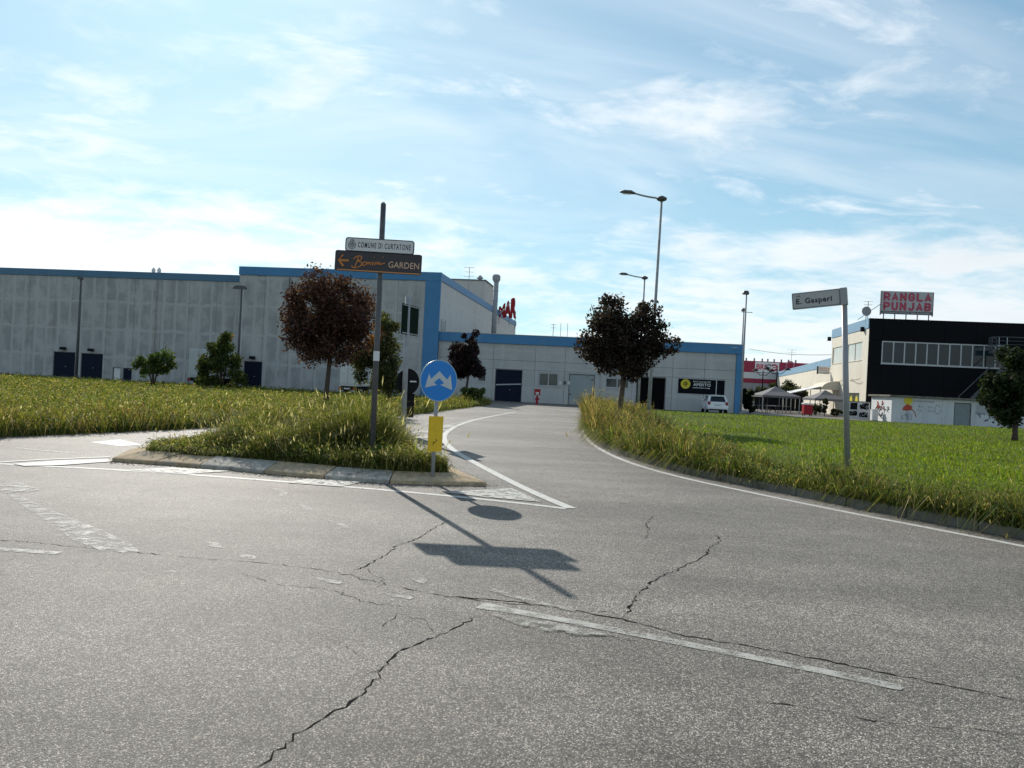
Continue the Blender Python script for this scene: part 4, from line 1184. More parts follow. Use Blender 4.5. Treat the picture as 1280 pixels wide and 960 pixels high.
# string of lamps along the side wall
m = MB(); a = FDS.at(1044, 477); b_ = FDS.at(1078, 473)
m.tube([(a[0] + (b_[0] - a[0]) * k, -.15 - .2 * math.sin(k * 9), a[1] + (b_[1] - a[1]) * k - .12 * abs(math.sin(k * 9))) for k in lin(0, 1, 14)], .025, 5)
m.build('light_string', M_BLACK, rs, FDS)
# small projecting sign on the side wall
a = FDS.at(1036, 462)
sp = P(1030, 463, 88)
ps = thing('projecting_sign', 'small white box sign with red letters sticking out from the cream wall', 'sign', sp)
MB().box(-.7, .62, -.1, .1, -.42, .42).build('sign_box', M_OFFWHITE, ps)
MB().box(-.78, -.702, -.14, .14, -.45, .45).build('sign_edge', M_BLACK, ps)
lettering('RANGLA', -.55, .14, 1.1, .2, M_RED, ps, y=-.102); lettering('PUNJAB', -.55, -.12, 1.1, .2, M_RED, ps, y=-.102); lettering('RISTORANTE', -.55, -.33, 1.1, .12, M_BLACK, ps, y=-.102)
MB().tube([(.62, 0, .2), (2.2, 0, .2)], .04, 6).tube([(.62, 0, -.2), (2.2, 0, -.2)], .04, 6).build('bracket', M_BLACK, ps)
# rooftop sign
x0, x1, zb, zt = rect_px(FD, 1102.5, 363.5, 1165.5, 390.5, 1.2)
zt = FD.at(1102.5, 363.5, 1.2)[1]; zb = zt - (393.5 - 363.5) / FPX * 74
rg = thing('rooftop_sign', 'large rooftop sign reading RANGLA PUNJAB in pink red letters', 'sign', FD.w(x0, 1.2, HD - .02), FD.a)
W_ = x1 - x0; H_ = zt - zb; z0 = zb - HD + .02
M_SIGNFACE = pm('pale_sign_face', (.46, .45, .46), .5, .06)
GLYPH = {'R': [[(0, 0), (0, 1), (.75, 1), (1, .86), (1, .58), (.75, .44), (0, .44)], [(.5, .44), (1, 0)]], 'A': [[(0, 0), (.5, 1), (1, 0)], [(.2, .28), (.8, .28)]],
         'N': [[(0, 0), (0, 1)], [(0, 1), (1, 0)], [(1, 0), (1, 1)]], 'G': [[(1, .78), (.75, 1), (.25, 1), (0, .75), (0, .25), (.25, 0), (.75, 0), (1, .2), (1, .48), (.58, .48)]],
         'L': [[(0, 1), (0, 0), (.9, 0)]], 'P': [[(0, 0), (0, 1), (.75, 1), (1, .86), (1, .58), (.75, .42), (0, .42)]], 'U': [[(0, 1), (0, .25), (.25, 0), (.75, 0), (1, .25), (1, 1)]],
         'J': [[(.95, 1), (.95, .25), (.7, 0), (.3, 0), (.05, .22)]], 'B': [[(0, 0), (0, 1), (.7, 1), (.95, .87), (.95, .66), (.7, .53), (0, .53)], [(.7, .53), (1, .38), (1, .15), (.75, 0), (0, 0)]]}
def block_letters(body, x, z, width, height, wt, mat, parent):
    cw = width / len(body)
    for i, ch in enumerate(body):
        m = MB()
        for si, st_ in enumerate(GLYPH[ch]):
            pts = [Vector((x + cw * (i + .12) + wt / 2 + q[0] * (cw * .80 - wt), z + wt / 2 + q[1] * (height - wt))) for q in st_]
            L, Rr = [], []
            for k, p in enumerate(pts):
                d1 = (p - pts[k - 1]).normalized() if k else (pts[1] - p).normalized(); d2 = (pts[k + 1] - p).normalized() if k < len(pts) - 1 else d1
                n1, n2 = Vector((-d1.y, d1.x)), Vector((-d2.y, d2.x)); nn = (n1 + n2).normalized(); nn = nn * min(1.6, 1 / max(.2, nn.dot(n1))) * wt / 2
                ext = (-d1 if k == 0 else d1 if k == len(pts) - 1 else Vector((0, 0))) * wt * (.5 if abs(d1.x * d1.y) < .01 else .25)
                L.append(p + nn + ext); Rr.append(p - nn + ext)
            y0 = -.03 - .006 * si
            vs = [(p.x, y0, p.y) for p in L] + [(p.x, y0, p.y) for p in Rr] + [(p.x, -.001, p.y) for p in L] + [(p.x, -.001, p.y) for p in Rr]; n = len(L)
            fs = [(k, k + 1, n + k + 1, n + k) for k in range(n - 1)] + [(k, k + 1, 2 * n + k + 1, 2 * n + k) for k in range(n - 1)] + [(n + k, n + k + 1, 3 * n + k + 1, 3 * n + k) for k in range(n - 1)]
            m.add(vs, fs)
        m.build('letter', mat, parent)
M_PINK = pm('pink_red_letters', (.46, .06, .11), .5, .1)
MB().box(0, W_, 0, .18, z0 + H_ * .17, z0 + H_).build('board', M_SIGNFACE, rg)
MB().box(-.06, 0, -.02, .2, z0, z0 + H_).box(W_, W_ + .06, -.02, .2, z0, z0 + H_).build('frame', M_POLE, rg)
MB().box(0, W_, 0, .16, z0 + H_ * .05, z0 + H_ * .165).build('caption_board', pm('slate_face', (.09, .09, .11), .5), rg)
block_letters('RANGLA', W_ * .02, z0 + H_ * .60, W_ * .96, H_ * .345, W_ * .040, M_PINK, rg)
block_letters('PUNJAB', W_ * .02, z0 + H_ * .205, W_ * .96, H_ * .345, W_ * .040, M_PINK, rg)
for wd, a, b_ in (('RISTORANTE', .03, .30), ('INDIANO', .36, .20), ('BAR', .59, .09), ('&', .70, .03), ('PIZZERIA', .755, .215)):
    lettering(wd, W_ * a, z0 + H_ * .075, W_ * b_, H_ * .065, M_OFFWHITE, rg, y=-.004)
for k in lin(.06, .94, 4): MB().tube([(W_ * k, .1, -.05), (W_ * k, .1, z0 + H_ * .06)], .05, 6).build('leg', M_POLE, rg)
MB().tube([(-1.9, .6, .02), (-.05, .1, z0 + H_ * .45)], .03, 5).build('stay', M_GALV, rg)
# dish and aerial
dp_ = P(1083.5, 389, 74); ds = thing('satellite_dish', 'round grey satellite dish at the corner of the black building roof', 'satellite dish', (dp_.x, dp_.y, HD - .1))
dz = dp_.z - HD + .1
m = MB()
for i in range(5):
    pass
rings = [(r_, .25 * r_ * r_) for r_ in lin(.02, .46, 5)]
vs = []; fs = []
for r_, y_ in rings:
    vs += [(math.cos(a) * r_, -y_ * .9 + .1, dz + math.sin(a) * r_) for a in lin(0, 2 * math.pi, 18)[:-1]]
for i in range(len(rings) - 1):
    for k in range(18): fs.append((i * 18 + k, i * 18 + (k + 1) % 18, (i + 1) * 18 + (k + 1) % 18, (i + 1) * 18 + k))
m.add(vs, fs).build('dish', pm('grey_dish', (.30, .31, .31), .5), ds, smooth=True)
MB().tube([(0, .12, -.1), (0, .12, dz + .1)], .04, 6).build('mast', M_GALV, ds); MB().tube([(0, .1, dz - .4), (0, -.5, dz - .1)], .02, 5).box(-.06, .06, -.56, -.44, dz - .14, dz - .04).build('feed_arm', M_GALV, ds)
ap = P(1085.5, 376.5, 75); antenna('two bar aerial above the satellite dish', ap, HD - .1, 2, 1.0)
# outside stair and balcony at right
bal = thing('outside_stair', 'dark metal outside stair with a rounded balcony on the black building', 'stair', FD.w(FD.at(1243, 440)[0], -1.3, 0), FD.a)
M_STAIR = pm('stair_steel', (.075, .085, .09), .5, .15)
bz = FD.at(1243, 436, -1.3)[1]
m = MB(); seg = [(math.cos(a) * 1.0, math.sin(a) * 1.0 - .05) for a in lin(R(90), R(270), 10)] + [(4.2, -1.05), (4.2, .95)]
m.v = [(x, y, bz - .45) for x, y in seg] + [(x, y, bz - .05) for x, y in seg]; ns = len(seg)
m.f = [tuple(range(ns)), tuple(range(ns, 2 * ns))[::-1]] + [(i, (i + 1) % ns, (i + 1) % ns + ns, i + ns) for i in range(ns)]
m.build('landing', M_STAIR, bal)
rl_ = [(x, y) for x, y in seg if not (x > 4 and y > 0)]
for hh in (.35, .68, 1.02):
    MB().tube([(x, y, bz + hh) for x, y in rl_], .03 if hh < 1 else .045, 6).build('rail', M_STAIR, bal)
for i, (x, y) in enumerate(rl_):
    if i % 2 == 0 or x > .5: MB().tube([(x, y, bz - .05), (x, y, bz + 1.02)], .03, 6).build('baluster', M_FRAMEGREY if i > 6 else M_STAIR, bal)
for x in (1.6, 2.6, 3.5): MB().tube([(x, -1.05, bz - .05), (x, -1.05, bz + 1.02)], .03, 6).build('baluster', M_FRAMEGREY, bal)
for x, y in ((.1, -.6), (3.2, -.6)): MB().tube([(x, y, 0), (x, y, bz - .4)], .09, 8).build('column', M_STAIR, bal)
for i in range(14):
    MB().box(1.9 + i * .30, 2.25 + i * .30, -2.15, -1.1, bz + i * .19, bz + i * .19 + .05).build('step', M_STAIR, bal)
m = MB(); m.prism([(1.8, bz - .15), (6.2, bz + 2.65), (6.2, bz + 2.9), (1.8, bz + .1)], -2.2, -2.155); m.build('stringer', M_STAIR, bal)
MB().tube([(1.8, -2.2, bz + 1.0), (6.2, -2.2, bz + 3.8)], .045, 6).build('handrail', M_STAIR, bal)
for k in lin(0, 1, 6): MB().tube([(1.8 + 4.4 * k, -2.2, bz + 2.8 * k), (1.8 + 4.4 * k, -2.2, bz + 1.0 + 2.8 * k)], .025, 6).build('baluster', M_FRAMEGREY, bal)
MB().tube([(-3.6, -.5, 2.5), (.0, -.5, bz - .5)], .05, 6).tube([(-3.6, -.5, 2.5), (-3.6, -.5, 0)], .05, 6).build('lower_handrail', M_STAIR, bal)
m = MB(); m.prism([(-3.6, 1.1), (0, bz - 1.7), (0, bz - 1.3), (-3.6, 1.5)], -1.0, -.9); m.build('lower_stringer', M_STAIR, bal)

# cream rear wing
cE = P(1039, 480, 88.5); eE = P(970, 480, 150)
angE = math.degrees(math.atan2(cE.y - eE.y, cE.x - eE.x)); FE = Frame(cE, angE)
rw = thing('rear_wing', 'long low cream wing with pale blue fascia running back from the black building', 'building', cE.xy.to_3d())
LE = (cE - eE).xy.length; HE = FE.at(1037, 448)[1]
wall_panels(rw, FE, lin(-LE, -.02, 9), [0, HE - 1.0], [], M_CREAM, gap=.004)
MB().box(-LE, -.02, .15, 8, 0, HE - .15).build('wall_core', M_CREAM, rw, FE)
MB().box(-LE - .1, .0, -.06, .3, HE - .997, HE).build('fascia', pm('pale_blue_fascia', (.16, .30, .42)), rw, FE)

# ---- white outbuilding with painted mural
cO = P(1116, 480, 63.5); FO = Frame(cO, -8); FOS = Frame(cO, -98)
ob = thing('outbuilding', 'low white outbuilding with a painted mural and grey door on the grass edge', 'building', cO.xy.to_3d())
HO = FO.at(1116, 493.5)[1]; XO = 12.0; LO = 5.2
M_OB = pm('white_render', (.56, .58, .58), .85, .06, 1.0, stain=(.42, .44, .44), sscale=.6, streak=True)
drO = rect_px(FO, 1193, 503, 1213, 536); drO = (drO[0], drO[1], .06, drO[3])
wall_panels(ob, FO, [0.0, FO.at(1178.5, 500)[0], XO], [0, HO - .16], [drO], M_OB, gap=.008)
wall_panels(ob, FOS, [-LO, -.02], [0, HO - .16], [], M_OB)
MB().box(.15, XO, .15, LO, 0, HO - .17).build('wall_core', M_OB, ob, FO)
MB().box(-.25, XO + .2, -.25, LO + .2, HO - .155, HO).build('roof_slab', M_KERB, ob, FO)
steel_door(ob, FO, drO, pm('grey_green_door', (.20, .24, .24), .5, .1), 2, deep=.06)
MB().box(drO[1] + .35, drO[1] + 2.4, -.012, -.003, HO - 1.25, HO - .45).build('grey_patch', pm('grey_wall_paint', (.36, .38, .38), .8), ob, FO)
mu = FO.at(1135.5, 501)
MB().prism([(mu[0] + math.cos(a) * .34, mu[1] + math.sin(a) * .34) for a in lin(0, 2 * math.pi, 20)[:-1]], -.012, -.003).build('yellow_disc', M_YEL, ob, FO)
mr = FO.at(1134, 509.5)
M_MRED = pm('mural_red', (.42, .07, .04), .8, .2)
m = MB(); m.prism([(mr[0] - .38, mr[1] - .22), (mr[0] - .3, mr[1] + .05), (mr[0], mr[1] + .3), (mr[0] + .38, mr[1] + .12), (mr[0] + .33, mr[1] - .18), (mr[0], mr[1] - .26)], -.016, -.003)
m.build('red_motif', M_MRED, ob, FO)
strokes([[(mr[0] + .35, mr[1] - .1), (mr[0] + .6, mr[1] - .35), (mr[0] + .72, mr[1] - .75)]], .03, -.01, 'red_stem', M_MRED, ob, FO)
M_INK = pm('mural_ink', (.10, .08, .16), .8, .2)
tx_ = FO.at(1142, 502.5); tw_ = FO.at(1168, 503)[0] - tx_[0]
lettering('RANGLA PUNJAB', tx_[0], tx_[1] - .02, tw_, .17, M_INK, ob, FO, -.004)
for (px, py, s_) in ((1148, 508.5, '9 e'), (1160, 509, '12 e'), (1146, 513.5, '12 p'), (1160, 514, '14 e')):
    a = FO.at(px, py); lettering(s_, a[0], a[1] - .05, .36, .16, M_INK, ob, FO, -.004)
a = FO.at(1172, 512)
strokes([[(a[0] + math.cos(t_) * .22, a[1] + math.sin(t_) * .36) for t_ in lin(.4, 2 * math.pi, 14)]], .014, -.006, 'mural_outline', M_INK, ob, FO)
rs_ = random.Random(5)
def scrawl(x0, x1, z0, z1, n):
    out = []
    for _ in range(n):
        x, z = rs_.uniform(x0, x1), rs_.uniform(z0, z1); ln = [(x, z)]
        for _ in range(rs_.randint(3, 6)):
            x = min(x1, max(x0, x + rs_.uniform(-.35, .4))); z = min(z1, max(z0, z + rs_.uniform(-.35, .35))); ln.append((x, z))
        out.append(ln)
    return out
strokes(scrawl(drO[1] + .3, drO[1] + 2.6, .5, 1.2, 9), .018, -.006, 'graffiti', M_INK, ob, FO)
strokes(scrawl(.3, 1.6, .3, .8, 4), .014, -.006, 'graffiti', M_INK, ob, FO)
strokes(scrawl(-LO + .5, -.5, .3, 1.3, 16), .022, -.02, 'graffiti', M_BLACK, ob, FOS)
strokes(scrawl(-LO * .7, -LO * .35, 1.1, 1.9, 5), .05, -.03, 'graffiti', M_MRED, ob, FOS)
# small white cabinet left of it
p = P(1092.5, 519, 66); cb_ = thing('meter_cabinet', 'narrow white cabinet beside the outbuilding corner', 'cabinet', (p.x, p.y, 0))
MB().box(-.25, .25, -.2, .2, .06, .95).build('body', M_WHITE, cb_); MB().box(-.28, .28, -.23, .23, .953, 1.0).build('lid', M_OFFWHITE, cb_); MB().box(-.27, .27, -.22, .22, 0, .057).build('plinth', M_KERB, cb_)
# graffiti board
x0 = P(1060, 510, 70); x1 = P(1086, 510, 70)
gb = thing('graffiti_wall', 'white low wall with black graffiti beside the street name post', 'wall', (x0.x, 70, 0), R(-8))
gw = x1.x - x0.x
MB().box(0, gw, 0, .2, 0, 1.55).build('wall', pm('white_block', (.58, .60, .62), .8, .06), gb)
MB().box(-.04, gw + .04, -.04, .24, 1.553, 1.63).build('coping', M_KERB, gb)
MB().prism([(gw * .1, .85), (gw * .42, .85), (gw * .42, 1.5), (gw * .1, 1.45)], -.012, -.003).build('black_patch', M_BLACK, gb)
strokes(scrawl(gw * .08, gw * .4, .35, .7, 5) + scrawl(gw * .55, gw * .9, .25, .6, 6) + scrawl(gw * .55, gw * .92, .95, 1.45, 8), .05, -.02, 'graffiti', M_BLACK, gb)

# ---- red and white store far behind
yS = 150; s0 = P(905, 480, yS); FS = Frame(s0, -4)
st = thing('store_building', 'distant crimson and white store with a large BRICO sign', 'building', s0.xy.to_3d())
xe = FS.at(1015, 470)[0]
zt, zm, zw, zl = FS.at(960, 452)[1], FS.at(960, 466)[1], FS.at(960, 474)[1], FS.at(960, 479.5)[1]
M_CRIM = pm('crimson_cladding', (.30, .012, .045), .5, .1)
def span(name, z0, z1, mat, n, y=0.0):
    for a, b in zip(lin(0, xe, n)[:-1], lin(0, xe, n)[1:]): MB().box(a + .01, b - .01, y, y + .3, z0, z1).build(name, mat, st, FS)
span('fascia_panel', zm, zt, M_CRIM, 8); span('cladding_panel', zw, zm - .02, M_OFFWHITE, 6, .1); span('cladding_panel', zl, zw - .02, M_CRIM, 8, .05); span('wall_panel', 0, zl - .02, pm('grey_base', (.34, .33, .33), .8), 6, .1)
MB().box(0, xe, .42, 40, 0, zt - .3).build('wall_core', M_OFFWHITE, st, FS)
x0, x1, z0, z1 = rect_px(FS, 944, 452.5, 973.5, 465.5); z0, z1 = zm + .05, zt - .15
MB().box(x0, x1, -.06, -.005, z0, z1).build('sign_board', M_WHITE, st, FS)
M_BR = pm('crimson_letters', (.50, .02, .06), .5)
w_ = x1 - x0; h_ = z1 - z0
lettering('BRI', x0 + w_ * .06, z0 + h_ * .25, w_ * .38, h_ * .55, M_BR, st, FS, -.065, bold=.03)
M_GREYL = pm('grey_letters', (.22, .20, .22), .5)
for cx, mt_ in ((.57, M_GREYL), (.80, M_BR)):
    strokes([[(x0 + w_ * cx + math.cos(t_) * h_ * .27, z0 + h_ * .52 + math.sin(t_) * h_ * .27) for t_ in (lin(R(40), R(320), 14) if cx < .7 else lin(R(-150), R(150), 14))]], h_ * .07, -.1, 'sign_ring', mt_, st, FS, 6)
    MB().box(x0 + w_ * (cx - .06), x0 + w_ * (cx + .06), -.1, -.065, z0 + h_ * .48, z0 + h_ * .56).build('sign_bar', mt_, st, FS)
a = FS.at(987.5, 457)
strokes([[(a[0] + math.cos(t_) * .75, a[1] + math.sin(t_) * .75) for t_ in lin(0, 2 * math.pi, 16)]], .16, -.05, 'sign_ring', pm('rose_paint', (.5, .2, .25)), st, FS)
for k, px in enumerate((933, 943, 953, 960, 968, 977, 986, 995)):
    a = FS.at(px, 452); MB().box(a[0] - .12, a[0] + .12, .1, .3, zt, zt + .55).build('roof_spotlight', M_POLE, st, FS)
antenna('tall aerial on the distant crimson store roof', P(990, 437, 160), zt - .3, 3, 2.0, M_POLE)
# overhead cable
m = MB(); a, b_ = P(936, 436, 120), P(1042, 443.5, 95)
m.tube([a.lerp(b_, k) - Vector((0, 0, .35 * math.sin(math.pi * k))) for k in lin(0, 1, 12)], .03, 5)
tag(m.build('overhead_cable', M_BLACK), 'thin overhead cable crossing the gap above the distant store', 'cable')


# ------------------------------------------------------------------ street lamps
def street_lamp(label, base, top_z, arm, rz, r=.075, mat=None, group='street lamps with a single curved arm'):
    t = thing('street_lamp', label, 'street lamp', base, rz, group); H = top_z - base[2]; mt = mat or M_GALV
    MB().tube([(0, 0, -.05), (0, 0, H * .3), (0, 0, H)], [r * 1.35, r * 1.1, r * .75], 10).build('pole', mt, t, smooth=True)
    MB().tube([(0, 0, 0), (0, 0, .3)], r * 1.7, 10).build('base_sleeve', mt, t)
    MB().tube([(0, 0, H - .08), (0, 0, H), (0, 0, H + .1), (0, 0, H + .2)], [r * .9, .24, .26, .08], 14).build('cap', M_POLE, t, smooth=True)
    pts = [(-arm * k, 0, H + .08 + .34 * arm * (k ** 2) * .55) for k in lin(0, .68, 8)]
    MB().tube(pts, .045, 8).build('arm', mt, t, smooth=True)
    ex, ez = pts[-1][0], pts[-1][2]
    m = MB(); L = arm * .36
    m.tube([(ex + .05, 0, ez - .02), (ex - L * .25, 0, ez + .05), (ex - L * .7, 0, ez + .06), (ex - L, 0, ez + .03)], [.05, .12, .11, .05], 10)
    m.v = [(x, y * 1.3, (z - ez) * .8 + ez) for x, y, z in m.v]
    hd = m.build('lamp_head', M_POLE, t, smooth=True)
    MB().box(ex - L * .8, ex - L * .25, -.08, .08, ez - .06, ez - .035).build('lens', M_OFFWHITE, hd)
    return t
def tilt(o, a): o.rotation_euler = (o.rotation_euler[0], a, o.rotation_euler[2])
b0 = P(810.5, 520, 38); tp = P(826, 250, 38)
tilt(street_lamp('tall street lamp with a curved arm beside the large purple tree', (b0.x, 38, .1), tp.z, 2.0, 0), R(0.6))
b0 = P(796.5, 500, 58.5); tp = P(799.7, 348, 58.5)
street_lamp('shorter looking street lamp rising behind the large purple tree', (b0.x + .1, 58.5, 0), tp.z, 1.9, 0)
def plain_lamp(label, base, top, mat=None, head=.35, r=.08, rz=0, group=None):
    t = thing('lamp_post', label, 'street lamp', base, rz, group); H = top - base[2]
    MB().tube([(0, 0, -.05), (0, 0, H)], [r * 1.3, r * .75], 9).build('pole', mat or M_GALV, t, smooth=True)
    m = MB(); m.box(-head, head * .55, -.16, .16, H - .02, H + .12); m.prism([(-head, H + .123), (head * .55, H + .123), (head * .3, H + .3), (-head * .7, H + .3)], -.14, .14); m.build('lamp_head', M_POLE, t)
    MB().tube([(0, 0, 0), (0, 0, .25)], r * 1.8, 9).build('base_sleeve', mat or M_GALV, t)
    return t
b0 = P(926, 510, 65); plain_lamp('tall slim lamp post by the blue corner of the annex', (b0.x, 65, 0), P(934, 368, 65).z, head=.32)
b0 = P(924, 505, 80); t = plain_lamp('second slim lamp post half hidden behind the annex corner', (b0.x, 80, 0), P(931.5, 389, 80).z, head=.25)
Hh = P(931.5, 389, 80).z; MB().tube([(-.2, 0, Hh - .1), (.9, 0, Hh - .1)], .035, 6).build('crossbar', M_POLE, t)
b0 = P(94, 470, 73.5); plain_lamp('dark lamp post between the two navy doors of the warehouse', (b0.x + .1, 73.5, .1), P(101, 349, 73.5).z, M_POLE, .3, .11)
b0 = P(296, 482, 70.5); plain_lamp('dark lamp post at the step in the warehouse front', (b0.x, 70.5, .1), P(298.5, 361, 70.5).z, M_POLE, .75, .10)
# black park lamps by the gazebos
def park_lamp(label, px, py, Y, arm):
    p = P(px, py, Y); t = thing('park_lamp', label, 'lamp', (p.x, Y, 0), 0, 'black twin arm park lamps'); H = p.z
    MB().tube([(0, 0, -.02), (0, 0, H)], [.09, .06], 8).build('pole', M_BLACK, t)
    for s_ in (-1, 1):
        MB().tube([(0, 0, H - .5), (s_ * arm * .4, 0, H - .55), (s_ * arm * .85, 0, H - .1), (s_ * arm, 0, H)], .04, 6).build('arm', M_BLACK, t)
        MB().tube([(s_ * arm, 0, H - .05), (s_ * arm, 0, H + .02), (s_ * arm, 0, H + .22)], [.4, .36, .08], 12).build('lamp_shade', M_BLACK, t)
    return t
park_lamp('black twin arm lamp before the crimson store, nearer the annex', 954, 463.5, 92, .95)
park_lamp('black twin arm lamp before the crimson store, nearer the cream wing', 971.5, 461.5, 90, 1.2)

# ------------------------------------------------------------------ tents and clutter by the restaurant
M_TENT = pm('grey_tent_cloth', (.15, .145, .15), .8, .06)
M_TENTW = pm('white_tent_cloth', (.70, .69, .66), .8, .05)
def gazebo(label, px, py_eave, Y, w, rise, mat, rz=0):
    p = P(px, py_eave, Y); t = thing('gazebo', label, 'gazebo', (p.x, Y, 0), rz, 'party gazebos by the restaurant'); h = p.z; a = w / 2
    for sx in (-1, 1):
        for sy in (-1, 1): MB().tube([(sx * a * .96, sy * a * .96, 0), (sx * a * .96, sy * a * .96, h)], .05, 6).build('leg', M_FRAMEGREY, t)
    m = MB(); e = [(-a, -a), (a, -a), (a, a), (-a, a)]
    vs = [(x, y, h - .22) for x, y in e] + [(x, y, h) for x, y in e] + [(x * .5, y * .5, h + rise * .42) for x, y in e] + [(0, 0, h + rise)]
    fs = [(i, (i + 1) % 4, 4 + (i + 1) % 4, 4 + i) for i in range(4)] + [(4 + i, 4 + (i + 1) % 4, 8 + (i + 1) % 4, 8 + i) for i in range(4)] + [(8 + i, 8 + (i + 1) % 4, 12) for i in range(4)]
    m.add(vs, fs).build('canopy', mat, t)
    return t
gazebo('grey peaked gazebo beside the dark hedge', 969, 494.5, 82, 4.0, 1.0, M_TENT)
gazebo('grey peaked gazebo nearest the cream side wall', 1031, 498.5, 78, 3.3, .9, M_TENT)
# barrel canopy at the entrance
c0 = P(1022, 487, 86)
cn = thing('entrance_canopy', 'cream barrel shaped entrance canopy beside the cream side wall', 'canopy', (c0.x, 86, 0), R(-8))
hz = c0.z
m = MB(); ring = [(math.cos(a) * 1.55, math.sin(a) * .95) for a in lin(0, math.pi, 10)]
n0 = len(ring); m.v = [(x + 1.2, -3, z + hz) for x, z in ring] + [(x + 1.2, 1.5, z + hz) for x, z in ring]
m.f = [(i, i + 1, i + 1 + n0, i + n0) for i in range(n0 - 1)]; m.f.append(tuple(range(n0)))
m.build('barrel_cover', pm('cream_cloth', (.62, .56, .44), .8), cn)
m = MB(); m.v = [(-3.6, -3, hz - .55), (-.35, -3, hz + .35), (-.35, 1.5, hz + .35), (-3.6, 1.5, hz - .55), (-3.6, -3, hz - .63), (-.35, -3, hz + .27), (-.35, 1.5, hz + .27), (-3.6, 1.5, hz - .63)]
m.f = [(0, 1, 2, 3), (4, 7, 6, 5), (0, 4, 5, 1), (1, 5, 6, 2), (2, 6, 7, 3), (3, 7, 4, 0)]
m.build('awning_sheet', M_TENTW, cn)
for x in (-3.4, -.4, 2.6):
    for y in (-2.9, 1.4): MB().tube([(x, y, 0), (x, y, hz - .5 + (0 if x < -1 else .5))], .05, 6).build('post', M_FRAMEGREY, cn)
# dark screen behind the tables
p0, p1 = P(944, 505, 90), P(1004, 505, 90)
sc = thing('dark_screen', 'dark slatted screen in the shade behind the grey gazebo', 'screen', (p0.x, 90, 0))
W_ = p1.x - p0.x
for i in range(12): MB().box(W_ * i / 12 + .02, W_ * (i + 1) / 12 - .02, 0, .05, .1, 2.3).build('slat', M_BLACK, sc)
MB().box(0, W_, .055, .12, .3, .4).box(0, W_, .055, .12, 2.0, 2.1).build('rail', M_BLACK, sc)
for i in range(4): MB().box(W_ * i / 3 - .05, W_ * i / 3 + .05, .125, .2, 0, 2.35).build('post', M_BLACK, sc)
# outdoor tables
for k, (px, Y) in enumerate(((952, 76), (966, 77), (980, 76))):
    p = P(px, 510, Y); t = thing('outdoor_table', ['small dark outdoor table nearest the hedge', 'small dark outdoor table under the middle of the grey gazebo', 'small dark outdoor table nearest the red kiosk'][k], 'table', (p.x, Y, 0), .2 * k, 'outdoor tables under the gazebo')
    MB().box(-.6, .6, -.4, .4, .72, .76).build('tabletop', M_POLE if k != 1 else M_FRAMEGREY, t)
    for sx in (-.5, .5):
        for sy in (-.32, .32): MB().tube([(sx, sy, 0), (sx, sy, .72)], .025, 6).build('leg', M_POLE, t)
# red kiosk fridge with a white top
p = P(1009, 512, 74); t = thing('drinks_cooler', 'small red cooler with a white lid in front of the awning', 'cooler', (p.x, 74, 0))
MB().bbox(-.42, .42, -.3, .3, .12, 1.05, .03).build('body', M_RED, t); MB().bbox(-.46, .46, -.34, .34, 1.06, 1.2, .03).build('lid', M_WHITE, t)
for sx in (-.34, .34):
    for sy in (-.22, .22): MB().tube([(sx, sy, 0), (sx, sy, .13)], .05, 8).build('foot', M_BLACK, t)
for k, (px, w_, hh) in enumerate(((1020, .9, 1.4), (1031, .5, 2.0), (1046, 1.0, .7))):
    b = base_at(px, 512, 76, 0)
    tree('potted_shrub', ['dark shrub right of the red cooler', 'slim dark shrub under the second gazebo', 'low green shrub beside the street name post'][k], 'shrub', b, .4, .04, [(0, 0, hh * .6, w_ * .7, .5, hh * .5, 2.2)], 700, .12, OLIVE if k < 2 else GREENS, [2, 1, 2] if k < 2 else [3, 3, 1, 1], mat=M_LEAF_DARK, sub=14, loose=.2)

# vans beside the warehouse doors
def parked_van(label, px0, px1, ytop, Y, col):
    a, b_ = P(px0, 470, Y), P(px1, 470, Y); w = b_.x - a.x; top = P((px0 + px1) / 2, ytop, Y).z
    t = thing('box_truck', label, 'truck', ((a.x + b_.x) / 2, Y, 0), R(-8), 'box trucks parked along the warehouse')
    m = MB().bbox(-w / 2, w / 2, 0, 5.2, .75, top, .05); m.build('cargo_box', col, t)
    for s_ in (-1, 1): MB().box(s_ * w * .25 - w * .22, s_ * w * .25 + w * .22, -.05, -.005, .95, top - .15).build('rear_door', col, t)
    MB().box(-w / 2, w / 2, -.08, .15, .45, .68).build('bumper', M_BLACK, t)
    for s_ in (-1, 1):
        MB().box(s_ * w * .42 - .12, s_ * w * .42 + .12, -.11, -.085, .5, .64).build('tail_light', M_RED, t)
        MB().tube([(s_ * (w / 2 - .35), 1.2, .42), (s_ * (w / 2 - .08), 1.2, .42)], .42, 14).build('wheel', M_BLACK, t)
        MB().tube([(s_ * (w / 2 - .35), 6.0, .42), (s_ * (w / 2 - .08), 6.0, .42)], .42, 14).build('wheel', M_BLACK, t)
    MB().bbox(-w / 2 + .05, w / 2 - .05, 5.3, 7.0, .5, 2.2, .12).build('cab', col, t)
    MB().box(-w / 2 + .1, w / 2 - .1, .2, 6.5, .5, .74).build('chassis', M_BLACK, t)
    MB().box(-.25, .25, -.1, -.082, .5, .62).build('plate', M_OFFWHITE, t)
    return t
parked_van('pale box truck half hidden by the bush with the orange branch', 234, 262, 436, 68, pm('pale_truck', (.44, .46, .46), .5))
parked_van('white box truck behind the red leaved tree', 424, 446, 456.5, 62, M_OFFWHITE)

